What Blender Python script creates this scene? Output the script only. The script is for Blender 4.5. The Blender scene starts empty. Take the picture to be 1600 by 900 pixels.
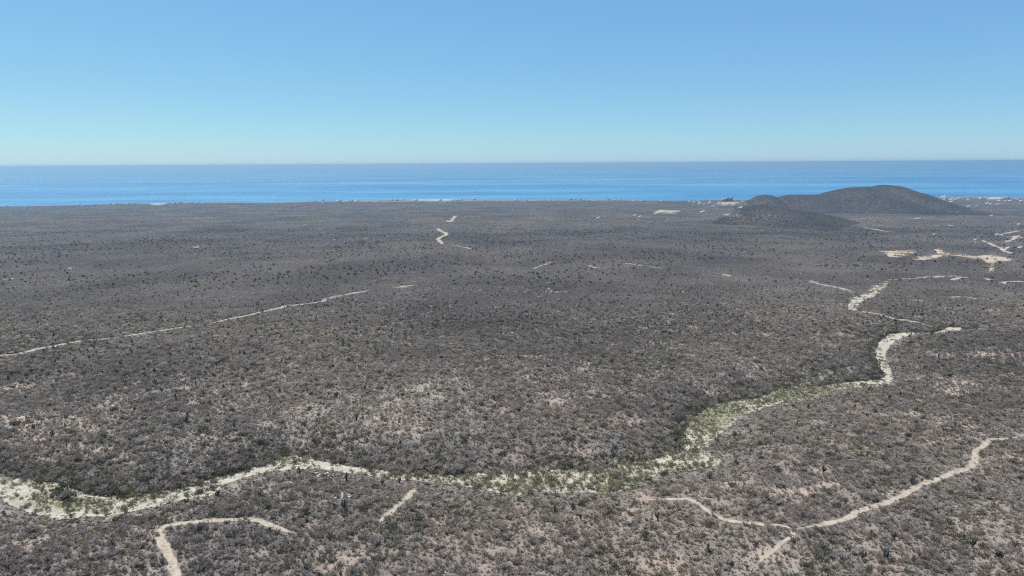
import bpy, math, random
import numpy as np
from mathutils import Matrix, Vector

random.seed(7)
RNG = np.random.default_rng(11)
scene = bpy.context.scene
COL = scene.collection

# ------------------------------------------------------------------ camera, sky, sun, exposure
CAM_H = 305.0                      # metres above the sea
FPX = 1066.0                       # focal length in pixels of the 1600 px wide photograph
PITCH = math.radians(10.34)
ROLL = math.radians(-0.34)
SUN_ELEV = 62.0
SUN_AZ = -58.0                     # degrees from straight ahead, negative = to the left

cam_data = bpy.data.cameras.new('camera')
cam_data.sensor_width = 36.0
cam_data.lens = 36.0 * FPX / 1600.0
cam_data.clip_start = 1.0
cam_data.clip_end = 200000.0
cam = bpy.data.objects.new('camera', cam_data)
COL.objects.link(cam)
CAM_M = (Matrix.Translation((0, 0, CAM_H)) @ Matrix.Rotation(math.pi / 2 - PITCH, 4, 'X') @ Matrix.Rotation(ROLL, 4, 'Z'))
cam.matrix_world = CAM_M
scene.camera = cam

world = bpy.data.worlds.new('World')
scene.world = world
world.use_nodes = True
wn = world.node_tree
bg = wn.nodes['Background']
sky = wn.nodes.new('ShaderNodeTexSky')
sky.sky_type = 'NISHITA'
sky.sun_disc = False
sky.sun_elevation = math.radians(SUN_ELEV)
sky.sun_rotation = math.radians(SUN_AZ)
sky.altitude = 300.0
sky.air_density = 0.85
sky.dust_density = 0.3
sky.ozone_density = 10.0
tint = wn.nodes.new('ShaderNodeMix'); tint.data_type = 'RGBA'; tint.blend_type = 'MULTIPLY'; tint.inputs[0].default_value = 1.0
tint.inputs[7].default_value = (0.84, 0.88, 0.42, 1)         # scales the sky's own colour by channel, cutting its blue most
sky_add = wn.nodes.new('ShaderNodeMix'); sky_add.data_type = 'RGBA'; sky_add.blend_type = 'ADD'; sky_add.inputs[0].default_value = 1.0
sky_add.inputs[7].default_value = (0.85, 2.0, 5.4, 1)             # flat colour added to the whole sky, lifting its blue most
wn.links.new(sky.outputs[0], tint.inputs[6]); wn.links.new(tint.outputs[2], sky_add.inputs[6]); wn.links.new(sky_add.outputs[2], bg.inputs[0])
bg.inputs[1].default_value = 0.10

sun_data = bpy.data.lights.new('sun', 'SUN')
sun_data.energy = 5.0
sun_data.angle = math.radians(0.5)
sun_data.color = (1.0, 0.92, 0.79)
sun = bpy.data.objects.new('sun', sun_data)
COL.objects.link(sun)
_e, _a = math.radians(SUN_ELEV), math.radians(SUN_AZ)
SUN_DIR = Vector((math.sin(_a) * math.cos(_e), math.cos(_a) * math.cos(_e), math.sin(_e)))
sun.rotation_euler = SUN_DIR.to_track_quat('Z', 'Y').to_euler()
sun.location = (0, 0, 800)

scene.view_settings.view_transform = 'Standard'
scene.view_settings.look = 'None'
scene.view_settings.exposure = 0.0
scene.view_settings.gamma = 1.0
scene.view_settings.use_curve_mapping = False
scene.cycles.max_bounces = 5
scene.cycles.diffuse_bounces = 2
scene.cycles.glossy_bounces = 2
scene.cycles.volume_bounces = 0
scene.cycles.use_denoising = False
scene.cycles.filter_width = 1.15

# ------------------------------------------------------------------ numeric helpers
def _hash(ix, iy, seed):
    h = (ix.astype(np.int64) * 374761393 + iy.astype(np.int64) * 668265263 + seed * 1442695041) & 0xFFFFFFFF
    h = ((h ^ (h >> 13)) * 1274126177) & 0xFFFFFFFF
    return ((h ^ (h >> 16)) & 0xFFFFFF) / float(0xFFFFFF)

def vnoise(x, y, seed=0):
    x = np.asarray(x, float); y = np.asarray(y, float)
    ix, iy = np.floor(x), np.floor(y)
    fx, fy = x - ix, y - iy
    fx = fx * fx * fx * (fx * (fx * 6 - 15) + 10); fy = fy * fy * fy * (fy * (fy * 6 - 15) + 10)
    a = _hash(ix, iy, seed); b = _hash(ix + 1, iy, seed)
    c = _hash(ix, iy + 1, seed); d = _hash(ix + 1, iy + 1, seed)
    return (a * (1 - fx) + b * fx) * (1 - fy) + (c * (1 - fx) + d * fx) * fy

def fbm(x, y, seed=0, octaves=3):
    t, amp, s = 0.0, 0.5, 0.0
    for o in range(octaves):
        t = t + amp * vnoise(x * 2 ** o + 17.3 * o, y * 2 ** o - 9.1 * o, seed + o); s += amp; amp *= 0.5
    return t / s

R3 = np.array(CAM_M.to_3x3())
def rays(px, py):
    px = np.asarray(px, float); py = np.asarray(py, float)
    v = np.stack([(px - 800) / FPX, -(py - 450) / FPX, -np.ones_like(px)], -1)
    return v @ R3.T

def project(x, y, z):
    p = np.stack([np.asarray(x, float), np.asarray(y, float), np.asarray(z, float) - CAM_H], -1) @ R3
    w = np.maximum(-p[..., 2], 1e-3)
    return 800 + FPX * p[..., 0] / w, 450 - FPX * p[..., 1] / w, w

# ------------------------------------------------------------------ the lie of the land
coast_px = np.array([(-900, 331), (-300, 326), (0, 322.5), (60, 322), (110, 321), (160, 319.5), (230, 317.5), (300, 316.5), (360, 316), (420, 316.5), (500, 313.5), (560, 313),
                     (640, 312), (720, 311), (800, 312.5), (860, 311.5), (900, 310.5), (960, 312), (1060, 313.5), (1130, 312), (1200, 311), (1480, 307),
                     (1530, 306.5), (1600, 308), (1900, 306), (2500, 301)], float)
_r = rays(coast_px[:, 0], coast_px[:, 1])
_t = (CAM_H - 5.0) / -_r[:, 2]
COAST = np.stack([_r[:, 0] * _t, _r[:, 1] * _t], -1)
def coast_y(x):
    return np.interp(x, COAST[:, 0], COAST[:, 1])

def plain(x, y):
    x = np.asarray(x, float); y = np.asarray(y, float)
    s = y / coast_y(x)
    b = 180.0 * np.clip(1 - np.maximum(s, 0), 0, 1) ** 1.5 + 5.0
    b = np.where(s < 0, 185.0 - y * 0.03, b)
    und = (fbm(x / 420, y / 420, 3, 3) - 0.5) * 16 + (fbm(x / 110, y / 110, 8, 3) - 0.5) * 8.5
    fade = np.clip((1 - s) / 0.25, 0, 1) * 0.9 + 0.1
    near = np.clip(1.15 - y / 6000, 0.45, 1)
    b = b + und * fade * near
    return np.where(s > 1, 5.0 - np.clip((s - 1) * 5500 / 30, 0, 1) * 18.0, b)

# wash banks, paired points from far to near (photo pixels): far/left bank, near/right bank
wash_pairs = [((1385, 437.5), (1388, 440)), ((1378, 440), (1386, 446)), ((1366, 449), (1379, 454)), ((1348, 460), (1362, 465)), ((1331, 466), (1345, 472)),
              ((1326, 476), (1341, 480)), ((1326, 484), (1338, 486))]
wash_main = [((1502, 512), (1503, 517)), ((1484, 511), (1488, 517)), ((1460, 519.4), (1461, 520.4)), ((1430, 519.8), (1432, 521.4)), ((1402, 520), (1411, 527)), ((1385, 525), (1399, 533)), ((1371, 538), (1388, 545)),
             ((1366, 552), (1383, 556)), ((1369, 566), (1386, 568)), ((1375, 578), (1392, 580)), ((1378, 590), (1395, 592)), ((1362, 595), (1384, 602)),
             ((1338, 596), (1352, 605)), ((1305, 600), (1312, 609)), ((1275, 604), (1285, 615)), ((1235, 606), (1252, 624)), ((1205, 612), (1222, 628)),
             ((1180, 623), (1193, 638)), ((1145, 626), (1162, 648)), ((1112, 636), (1146, 660)), ((1088, 646), (1138, 672)), ((1075, 660), (1124, 680)), ((1069, 678), (1110, 690)),
             ((1068, 692), (1104, 700)), ((1063, 703), (1110, 711)), ((1040, 714), (1124, 722)), ((1005, 720), (1085, 735)), ((975, 727), (1030, 740)),
             ((950, 733), (1000, 753)), ((915, 735), (968, 767)), ((870, 733), (905, 771)), ((830, 737), (850, 771)), ((790, 740), (795, 771)), ((750, 741), (755, 764)),
             ((700, 741), (705, 757)), ((650, 741), (655, 752)), ((600, 736), (603, 747)), ((555, 730), (558, 741)), ((520, 724), (524, 736)), ((490, 718), (492, 732)),
             ((468, 713), (468, 733)), ((440, 716), (440, 736)), ((412, 726), (412, 739)), ((380, 736), (382, 746)), ((350, 744), (352, 757)), ((325, 750), (334, 770)),
             ((295, 760), (305, 777)), ((255, 769), (262, 786)), ((210, 776), (216, 797)), ((165, 777), (178, 805)), ((130, 769), (128, 807)), ((95, 757), (85, 810)),
             ((55, 752), (50, 802)), ((20, 747), (18, 790)), ((-5, 741), (2, 778)), ((-40, 733), (-35, 752)), ((-120, 718), (-120, 734)), ((-260, 700), (-260, 715))]

def march(px, py, surf):
    """first point where the ray through each photo pixel meets the surface"""
    r = rays(px, py)
    ys = 120.0 * (6500.0 / 120.0) ** np.linspace(0, 1, 460)
    out = np.zeros((len(r), 3))
    for c0 in range(0, len(r), 400):
        q = r[c0:c0 + 400]
        t = ys[None, :] / q[:, 1:2]
        x = q[:, :1] * t; z = CAM_H + q[:, 2:3] * t
        g = z - surf(x, np.repeat(ys[None, :], len(q), 0))
        hit = g <= 0
        k = np.where(hit.any(1), hit.argmax(1), len(ys) - 40).clip(1)
        ar = np.arange(len(q))
        g0, g1 = g[ar, k - 1], g[ar, k]
        f = np.clip(g0 / np.where(np.abs(g0 - g1) < 1e-9, 1e-9, g0 - g1), 0, 1)
        yv = ys[k - 1] + f * (ys[k] - ys[k - 1]); tt = yv / q[:, 1]
        out[c0:c0 + 400] = np.stack([q[:, 0] * tt, yv, CAM_H + q[:, 2] * tt], -1)
    return out

def seg_dist(x, y, pts):
    """distance to a polyline (N,2) and the signed side of the nearest segment"""
    x = np.asarray(x, float); y = np.asarray(y, float)
    best = np.full(x.shape, 1e9); par = np.zeros(x.shape)
    for i in range(len(pts) - 1):
        ax, ay = pts[i]; bx, by = pts[i + 1]
        dx, dy = bx - ax, by - ay
        L2 = dx * dx + dy * dy + 1e-9
        t = np.clip(((x - ax) * dx + (y - ay) * dy) / L2, 0, 1)
        d = np.hypot(x - ax - t * dx, y - ay - t * dy)
        m = d < best
        best = np.where(m, d, best); par = np.where(m, i + t, par)
    return best, par

def plain_low(x, y):
    return plain(x, y) - 5.0
_c = np.array([((a[0] + b[0]) / 2, (a[1] + b[1]) / 2) for a, b in wash_main])
_w = march(_c[:, 0], _c[:, 1], plain_low)
WASH_C = _w[:, :2]
_a3 = march(np.array([a[0] for a, b in wash_main]), np.array([a[1] for a, b in wash_main]), plain_low)
_b3 = march(np.array([b[0] for a, b in wash_main]), np.array([b[1] for a, b in wash_main]), plain_low)
WASH_HW = np.hypot(_a3[:, 0] - _b3[:, 0], _a3[:, 1] - _b3[:, 1]) / 2

def smooth(t):
    t = np.clip(t, 0, 1); return t * t * (3 - 2 * t)

def valley(x, y):
    x = np.asarray(x, float); y = np.asarray(y, float)
    out = np.zeros(x.shape)
    m = (y < 1100) & (y > 100)
    if m.any():
        d, par = seg_dist(x[m], y[m], WASH_C)
        hw = np.interp(par, np.arange(len(WASH_HW)), WASH_HW)
        k = 1 - smooth((d - hw * 1.0) / 34.0)
        out[m] = k
    return out

def land(x, y):
    x = np.asarray(x, float); y = np.asarray(y, float)
    v = valley(x, y)
    if not v.any():
        return plain(x, y)
    return plain(x, y) - 5.0 * v

# hills: crest silhouettes in photo pixels, put on a crest line at a given distance
def crest(pxs, y0):
    a = np.array(pxs, float); r = rays(a[:, 0], a[:, 1]); t = y0 / r[:, 1]
    return r[:, 0] * t, CAM_H + r[:, 2] * t
HILLS = []
for y0, sil, wide in (
    (3900.0, [(1140, 331), (1165, 321), (1175, 315), (1184, 309), (1191, 305.5), (1199, 305), (1206, 307), (1213, 309), (1224, 307), (1237, 304.5), (1252, 304.5), (1275, 304.5),
              (1290, 303.5), (1303, 300), (1318, 296.5), (1335, 293.5), (1350, 292.6), (1362, 292.2), (1371, 293.2), (1379, 290.8), (1386, 289.4), (1394, 290.4), (1406, 294.5), (1422, 299.5),
              (1436, 303.5), (1450, 309), (1470, 314.5), (1495, 320), (1520, 326), (1550, 332)], 5.2),
    (2550.0, [(1110, 352), (1135, 346), (1155, 337), (1170, 330), (1184, 325.5), (1197, 322.5), (1206, 321.5), (1215, 323.5), (1232, 327), (1255, 330.5), (1275, 333), (1300, 337.5), (1322, 343),
              (1345, 349), (1375, 357), (1400, 364)], 6.0)):
    cx, cz = crest(sil, y0)
    HILLS.append((y0, cx, cz, wide))

def hill_h(x, y, k):
    y0, cx, cz, wide = HILLS[k]
    x = np.asarray(x, float); y = np.asarray(y, float)
    base = plain(x, np.full_like(x, y0))
    top = np.interp(x, cx, cz, left=-99, right=-99) - base
    yy = y - y0 + (fbm(x / 300, y / 300, 31 + k, 2) - 0.5) * 120
    W = np.maximum(top, 4) * wide
    g = np.exp(-(yy / (W * 0.62)) ** 2)
    # spurs and gullies running down the slope
    gul = (fbm(x / 95 + yy / 700, y / 420, 41 + k, 3) - 0.5) * 26 * np.clip(np.abs(yy) / np.maximum(W, 1) * 2.2, 0, 1) * g
    h = top * g + gul
    return np.where(top > 0.5, h, -6.0)

_hx = np.linspace(380, 3450, 512); _hy = np.linspace(1700, 5100, 425)
_HX, _HY = np.meshgrid(_hx, _hy)
HGRID = np.maximum(hill_h(_HX, _HY, 0), hill_h(_HX, _HY, 1))
def hill_at(x, y):
    uu = (np.asarray(x, float) - 380) / 3070 * 511; vv = (np.asarray(y, float) - 1700) / 3400 * 424
    ins = (uu > 0) & (uu < 510.9) & (vv > 0) & (vv < 423.9)
    i = np.clip(uu, 0, 510).astype(int); j = np.clip(vv, 0, 423).astype(int); fx = np.clip(uu - i, 0, 1); fy = np.clip(vv - j, 0, 1)
    h = (HGRID[j, i] * (1 - fx) + HGRID[j, i + 1] * fx) * (1 - fy) + (HGRID[j + 1, i] * (1 - fx) + HGRID[j + 1, i + 1] * fx) * fy
    return np.where(ins, h, -6.0)

def surf(x, y):
    x = np.asarray(x, float); y = np.asarray(y, float)
    z = land(x, y)
    return z + np.maximum(hill_at(x, y), 0)

def at(px, py):
    return march(np.atleast_1d(np.asarray(px, float)), np.atleast_1d(np.asarray(py, float)), surf)

# ------------------------------------------------------------------ mesh and material helpers
def new_mesh(name, verts, faces, mat=None, smooth_shade=False):
    me = bpy.data.meshes.new(name)
    verts = np.asarray(verts, np.float32)
    me.vertices.add(len(verts)); me.vertices.foreach_set('co', verts.ravel())
    faces = np.asarray(faces, np.int32)
    if faces.size:
        n, k = faces.shape
        me.loops.add(n * k); me.loops.foreach_set('vertex_index', faces.ravel())
        me.polygons.add(n)
        me.polygons.foreach_set('loop_start', np.arange(n, dtype=np.int32) * k)
        me.polygons.foreach_set('loop_total', np.full(n, k, np.int32))
        if smooth_shade:
            me.polygons.foreach_set('use_smooth', np.ones(n, bool))
    me.update(); me.validate()
    if mat: me.materials.append(mat)
    return me

def link(name, data, parent=None, label=None, cat=None, group=None, kind=None, loc=None, rotz=0.0, scale=None):
    o = bpy.data.objects.new(name, data); COL.objects.link(o)
    if parent is not None: o.parent = parent
    if label: o['label'] = label
    if cat: o['category'] = cat
    if group: o['group'] = group
    if kind: o['kind'] = kind
    if loc is not None: o.location = [float(v) for v in loc]
    if rotz: o.rotation_euler = (0, 0, float(rotz))
    if scale is not None: o.scale = scale
    return o

def tri_mesh(name, tris, mat):
    """a list of (3,3) triangles"""
    v = np.asarray(tris, float).reshape(-1, 3)
    return new_mesh(name, v, np.arange(len(v)).reshape(-1, 3), mat)

def material(name):
    m = bpy.data.materials.new(name); m.use_nodes = True
    nt = m.node_tree; b = nt.nodes['Principled BSDF']
    b.inputs['Roughness'].default_value = 0.9
    b.inputs['Specular IOR Level'].default_value = 0.15
    return m, nt, b

def N(nt, t, **kw):
    n = nt.nodes.new(t)
    for k, v in kw.items(): setattr(n, k, v)
    return n

def noise_node(nt, scale, detail=3, vec=None, rough=0.55):
    n = N(nt, 'ShaderNodeTexNoise'); n.inputs['Scale'].default_value = scale; n.inputs['Detail'].default_value = detail; n.inputs['Roughness'].default_value = rough
    if vec is not None: nt.links.new(vec, n.inputs['Vector'])
    return n

def ramp(nt, fac, stops):
    r = N(nt, 'ShaderNodeValToRGB')
    e = r.color_ramp.elements
    while len(e) > 1: e.remove(e[-1])
    e[0].position = stops[0][0]; e[0].color = (*stops[0][1], 1)
    for p, c in stops[1:]:
        q = e.new(p); q.color = (*c, 1)
    nt.links.new(fac, r.inputs[0])
    return r

def mixc(nt, fac, a, b, mode='MIX'):
    m = N(nt, 'ShaderNodeMix', data_type='RGBA', blend_type=mode)
    for sock, val in ((m.inputs[0], fac), (m.inputs[6], a), (m.inputs[7], b)):
        if isinstance(val, (int, float)): sock.default_value = val
        elif isinstance(val, tuple): sock.default_value = (*val, 1)
        else: nt.links.new(val, sock)
    return m.outputs[2]

def plant_material(name, cols, patch_cols=None, var=0.5, thin=0.4):
    """per-plant colour from a ramp over the instance's random, shifted by broad patches of the land"""
    m, nt, b = material(name)
    oi = N(nt, 'ShaderNodeObjectInfo'); geo = N(nt, 'ShaderNodeNewGeometry')
    st = [(i / max(len(cols) - 1, 1), c) for i, c in enumerate(cols)]
    base = ramp(nt, oi.outputs['Random'], st).outputs[0]
    if patch_cols:
        nz = noise_node(nt, 0.012, 3, geo.outputs['Position'])
        fac = ramp(nt, nz.outputs[0], [(0.50, (0, 0, 0)), (0.68, (1, 1, 1))]).outputs[0]
        tinted = mixc(nt, 0.75, base, patch_cols)
        base = mixc(nt, fac, base, tinted)
    nb = noise_node(nt, 0.0045, 4, geo.outputs['Position'])
    dv = ramp(nt, nb.outputs[0], [(0.36, (0.80, 0.80, 0.80)), (0.64, (1.16, 1.14, 1.11))]).outputs[0]
    base = mixc(nt, 1.0, base, dv, 'MULTIPLY')
    # twig to twig variation inside a plant
    nz2 = noise_node(nt, 4.5, 2, geo.outputs['Position'])
    v = ramp(nt, nz2.outputs[0], [(0.3, (1 - var,) * 3), (0.7, (1 + var,) * 3)]).outputs[0]
    base = mixc(nt, 1.0, base, v, 'MULTIPLY')
    nt.links.new(base, b.inputs['Base Color'])
    if thin > 0:
        tl = N(nt, 'ShaderNodeBsdfTranslucent'); nt.links.new(base, tl.inputs[0])
        mx = N(nt, 'ShaderNodeMixShader'); mx.inputs[0].default_value = thin
        nt.links.new(b.outputs[0], mx.inputs[1]); nt.links.new(tl.outputs[0], mx.inputs[2])
        nt.links.new(mx.outputs[0], nt.nodes['Material Output'].inputs['Surface'])
    return m

M_SHRUB = plant_material('grey_twigs', [(0.235, 0.198, 0.163), (0.40, 0.345, 0.29), (0.49, 0.43, 0.362), (0.295, 0.25, 0.20), (0.43, 0.38, 0.328), (0.69, 0.61, 0.515), (0.37, 0.29, 0.228), (0.255, 0.24, 0.168)], (0.36, 0.30, 0.265))
M_STAND = plant_material('stand_twigs', [(0.345, 0.298, 0.25), (0.40, 0.348, 0.298), (0.44, 0.382, 0.326), (0.375, 0.317, 0.26)], (0.35, 0.295, 0.25))
M_HILL = plant_material('hill_twigs', [(0.24, 0.205, 0.18), (0.30, 0.26, 0.235), (0.27, 0.24, 0.215), (0.21, 0.19, 0.165)])
M_OLIVE = plant_material('olive_leaves', [(0.085, 0.085, 0.05), (0.13, 0.13, 0.075), (0.17, 0.165, 0.09), (0.11, 0.115, 0.07)])
M_DARK = plant_material('dark_leaves', [(0.04, 0.045, 0.03), (0.065, 0.068, 0.045), (0.10, 0.10, 0.07), (0.05, 0.05, 0.035), (0.13, 0.12, 0.085)])
M_WASH = plant_material('wash_leaves', [(0.16, 0.16, 0.085), (0.24, 0.235, 0.13), (0.29, 0.285, 0.16), (0.21, 0.19, 0.12), (0.15, 0.155, 0.085), (0.27, 0.25, 0.17), (0.22, 0.20, 0.15), (0.12, 0.125, 0.07)])
M_BARK = plant_material('grey_bark', [(0.22, 0.19, 0.165), (0.32, 0.29, 0.26)], thin=0)
M_CACTUS = plant_material('cactus_skin', [(0.045, 0.055, 0.035), (0.09, 0.10, 0.065), (0.06, 0.06, 0.05)], thin=0)
M_YEL = plant_material('yellow_green_leaves', [(0.20, 0.20, 0.06), (0.26, 0.24, 0.09)])

# ground: grey-brown litter and pale earth; "bare" says how bare the soil is, "pink" where it is reddish
M_GROUND, nt, b = material('scrub_soil')
geo = N(nt, 'ShaderNodeNewGeometry')
n1 = noise_node(nt, 0.35, 5, geo.outputs['Position'], 0.7)
litter = ramp(nt, n1.outputs[0], [(0.3, (0.12, 0.11, 0.10)), (0.55, (0.19, 0.175, 0.155)), (0.75, (0.29, 0.26, 0.225))]).outputs[0]
n2 = noise_node(nt, 0.6, 4, geo.outputs['Position'], 0.65)
pale = ramp(nt, n2.outputs[0], [(0.3, (0.34, 0.28, 0.22)), (0.6, (0.52, 0.45, 0.36))]).outputs[0]
pinkc = ramp(nt, n2.outputs[0], [(0.3, (0.36, 0.25, 0.20)), (0.6, (0.50, 0.39, 0.31))]).outputs[0]
ab = N(nt, 'ShaderNodeAttribute', attribute_name='bare'); ap = N(nt, 'ShaderNodeAttribute', attribute_name='pink')
soil = mixc(nt, ap.outputs['Fac'], pale, pinkc)
col = mixc(nt, ab.outputs['Fac'], litter, soil)
nt.links.new(col, b.inputs['Base Color'])
bump = N(nt, 'ShaderNodeBump'); bump.inputs['Strength'].default_value = 0.6; bump.inputs['Distance'].default_value = 0.5
nt.links.new(n1.outputs[0], bump.inputs['Height']); nt.links.new(bump.outputs[0], b.inputs['Normal'])

def sand_material(name, dark, mid, light, scale=0.25):
    m, nt, b = material(name)
    geo = N(nt, 'ShaderNodeNewGeometry')
    a = noise_node(nt, scale, 5, geo.outputs['Position'], 0.65)
    c = ramp(nt, a.outputs[0], [(0.32, dark), (0.5, mid), (0.68, light)]).outputs[0]
    nt.links.new(c, b.inputs['Base Color'])
    bp = N(nt, 'ShaderNodeBump'); bp.inputs['Strength'].default_value = 0.4; bp.inputs['Distance'].default_value = 0.3
    nt.links.new(a.outputs[0], bp.inputs['Height']); nt.links.new(bp.outputs[0], b.inputs['Normal'])
    return m
M_WASHSAND = sand_material('wash_sand', (0.34, 0.305, 0.235), (0.46, 0.42, 0.33), (0.56, 0.52, 0.42))
nt = M_WASHSAND.node_tree; b = nt.nodes['Principled BSDF']
_src = b.inputs['Base Color'].links[0].from_socket
geo = N(nt, 'ShaderNodeNewGeometry'); gn = noise_node(nt, 0.55, 5, geo.outputs['Position'], 0.7)
la = N(nt, 'ShaderNodeAttribute', attribute_name='lush')
ad = N(nt, 'ShaderNodeMath', operation='ADD'); nt.links.new(gn.outputs[0], ad.inputs[0]); nt.links.new(la.outputs['Fac'], ad.inputs[1])
gf = ramp(nt, ad.outputs[0], [(0.55, (0, 0, 0)), (0.72, (0.85, 0.85, 0.85))]).outputs[0]
nt.links.new(mixc(nt, gf, _src, (0.26, 0.25, 0.155)), b.inputs['Base Color'])
M_TRACK = sand_material('track_earth', (0.30, 0.25, 0.185), (0.42, 0.36, 0.275), (0.53, 0.46, 0.36), 0.5)
M_CLEAR = sand_material('graded_earth', (0.30, 0.23, 0.165), (0.43, 0.345, 0.255), (0.56, 0.475, 0.36), 0.035)
M_BEACH = sand_material('beach_sand', (0.36, 0.32, 0.26), (0.45, 0.41, 0.34), (0.55, 0.51, 0.44), 0.02)
M_ROCK = sand_material('pale_granite', (0.38, 0.35, 0.31), (0.54, 0.50, 0.44), (0.66, 0.62, 0.56), 1.2)
M_WALL = sand_material('white_render', (0.66, 0.64, 0.60), (0.76, 0.74, 0.70), (0.82, 0.80, 0.77), 0.3)
M_WALLTAN = sand_material('tan_render', (0.42, 0.35, 0.28), (0.5, 0.43, 0.35), (0.58, 0.5, 0.42), 0.3)
M_ROOF = sand_material('roof_screed', (0.6, 0.57, 0.52), (0.7, 0.67, 0.62), (0.78, 0.75, 0.7), 0.4)
M_HOTEL = sand_material('raw_concrete', (0.22, 0.20, 0.19), (0.29, 0.26, 0.245), (0.35, 0.32, 0.30), 0.1)
M_GLASS, nt, b = material('window_glass')
b.inputs['Base Color'].default_value = (0.03, 0.04, 0.05, 1); b.inputs['Roughness'].default_value = 0.1; b.inputs['Specular IOR Level'].default_value = 0.5
M_DOOR, nt, b = material('door_wood'); b.inputs['Base Color'].default_value = (0.12, 0.07, 0.04, 1)

# ------------------------------------------------------------------ bare patches of soil (photo pixel, radius, strength, pinkness), laid on the ground
BARE_PX = [(18, 605, 26, 11, .8, .4), (160, 622, 45, 7, .6, .5), (105, 585, 25, 5, .5, .2), (350, 640, 34, 8, .6, .3), (30, 660, 55, 16, .6, .5), (120, 665, 60, 12, .5, .4),
           (990, 660, 36, 9, .8, .7), (860, 620, 60, 22, .5, .3), (1020, 590, 60, 12, .45, .6), (940, 610, 70, 14, .4, .4), (1150, 572, 20, 6, .5, 0),
           (1490, 605, 36, 12, .9, .5), (1545, 553, 60, 4, .9, .8), (1350, 648, 24, 6, .8, .9), (1425, 645, 26, 6, .7, .4), (1490, 660, 50, 14, .6, .6), (1510, 680, 40, 14, .6, .5),
           (1460, 690, 26, 8, .6, .4), (1560, 610, 30, 8, .5, .3), (1585, 588, 26, 5, .6, .4), (1240, 768, 50, 8, .9, .2), (1290, 758, 26, 8, .9, .4), (1283, 738, 16, 12, .7, .6), (1225, 700, 30, 8, .5, .5),
           (1390, 770, 30, 8, .8, .2), (1005, 775, 14, 8, .7, .8), (1015, 748, 26, 6, .5, .7), (1090, 765, 24, 8, .5, .4), (1135, 760, 18, 10, .6, .5),
           (690, 845, 55, 24, .55, .5), (560, 870, 100, 26, .4, .4), (700, 860, 220, 36, .3, .6), (830, 815, 60, 24, .3, .8), (1000, 830, 200, 40, .28, .5), (1190, 868, 60, 26, .55, .5), (1160, 880, 24, 10, .5, .3), (1030, 880, 90, 22, .45, .6),
           (30, 850, 40, 22, .45, .8), (150, 870, 120, 24, .25, .5), (120, 700, 60, 12, .45, .5), (60, 690, 50, 10, .5, .4), (310, 690, 60, 16, .45, .1), (620, 660, 60, 14, .3, .2), (640, 675, 30, 6, .45, .3), (500, 645, 20, 8, .5, .1),
           (440, 640, 50, 5, .5, .2), (780, 640, 36, 8, .6, .3), (735, 640, 30, 8, .4, .1), (870, 700, 60, 12, .3, .3), (910, 705, 16, 6, .6, .5), (1400, 860, 60, 30, .35, .7), (1480, 830, 80, 30, .3, .7), (1540, 860, 60, 30, .3, .5), (1530, 735, 40, 12, .6, .6),
           (1570, 715, 30, 8, .5, .5), (850, 455, 40, 4, .5, .3), (1010, 512, 16, 4, .5, .2), (840, 515, 60, 5, .3, .4), (1320, 470, 60, 6, .3, .3), (1555, 485, 40, 5, .5, .5), (1500, 482, 40, 4, .5, .6), (1260, 670, 30, 10, .4, .3),
           (1330, 700, 40, 10, .3, .5), (200, 640, 60, 10, .3, .4), (560, 530, 30, 4, .4, .1), (110, 420, 18, 3, .7, .3), (310, 386, 12, 2, .7, .1), (330, 388, 6, 2, .8, .1), (35, 435, 30, 4, .5, .2), (550, 376, 40, 3, .4, .3), (150, 378, 30, 2, .5, .3), (260, 393, 40, 2, .5, .2),
           (575, 373, 24, 2, .6, .1), (530, 374, 12, 2, .6, .1), (627, 374, 5, 2, .7, .1), (860, 366, 14, 1.5, .5, 0), (1480, 352, 30, 2, .6, .2), (1440, 367, 24, 3, .6, .2), (1387, 369, 20, 2, .5, .3), (1580, 370, 24, 5, .7, .3), (1590, 380, 20, 4, .6, .3), (1500, 320, 40, 2, .5, .1), (1560, 318, 40, 4, .5, .1),
           (320, 340, 30, 2, .5, .1), (250, 345, 20, 1.5, .4, .1), (440, 326, 30, 1.5, .5, .2), (500, 330, 30, 1.5, .4, .1), (640, 321, 30, 1.5, .4, .1), (430, 365, 20, 2, .4, .1), (1130, 318, 26, 3, .6, .2), (965, 340, 26, 1.5, .4, .2), (60, 343, 14, 1, .5, .1), (770, 338, 26, 1.5, .4, .1)]
def bare_at(px, py):
    bare = np.zeros(px.shape); pink = np.zeros(px.shape); wsum = np.zeros(px.shape) + 1e-6
    for (x, y, rx, ry, s, p) in BARE_PX:
        m = (np.abs(px - x) < rx * 2.4) & (np.abs(py - y) < ry * 2.4)
        if not m.any(): continue
        g = s * (0.78 if 560 < y < 700 and x < 1100 else 1.0) * np.exp(-(((px[m] - x) / rx) ** 2 + ((py[m] - y) / ry) ** 2))
        bare[m] = np.maximum(bare[m], g); pink[m] += p * g; wsum[m] += g
    return bare, pink / wsum

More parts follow.
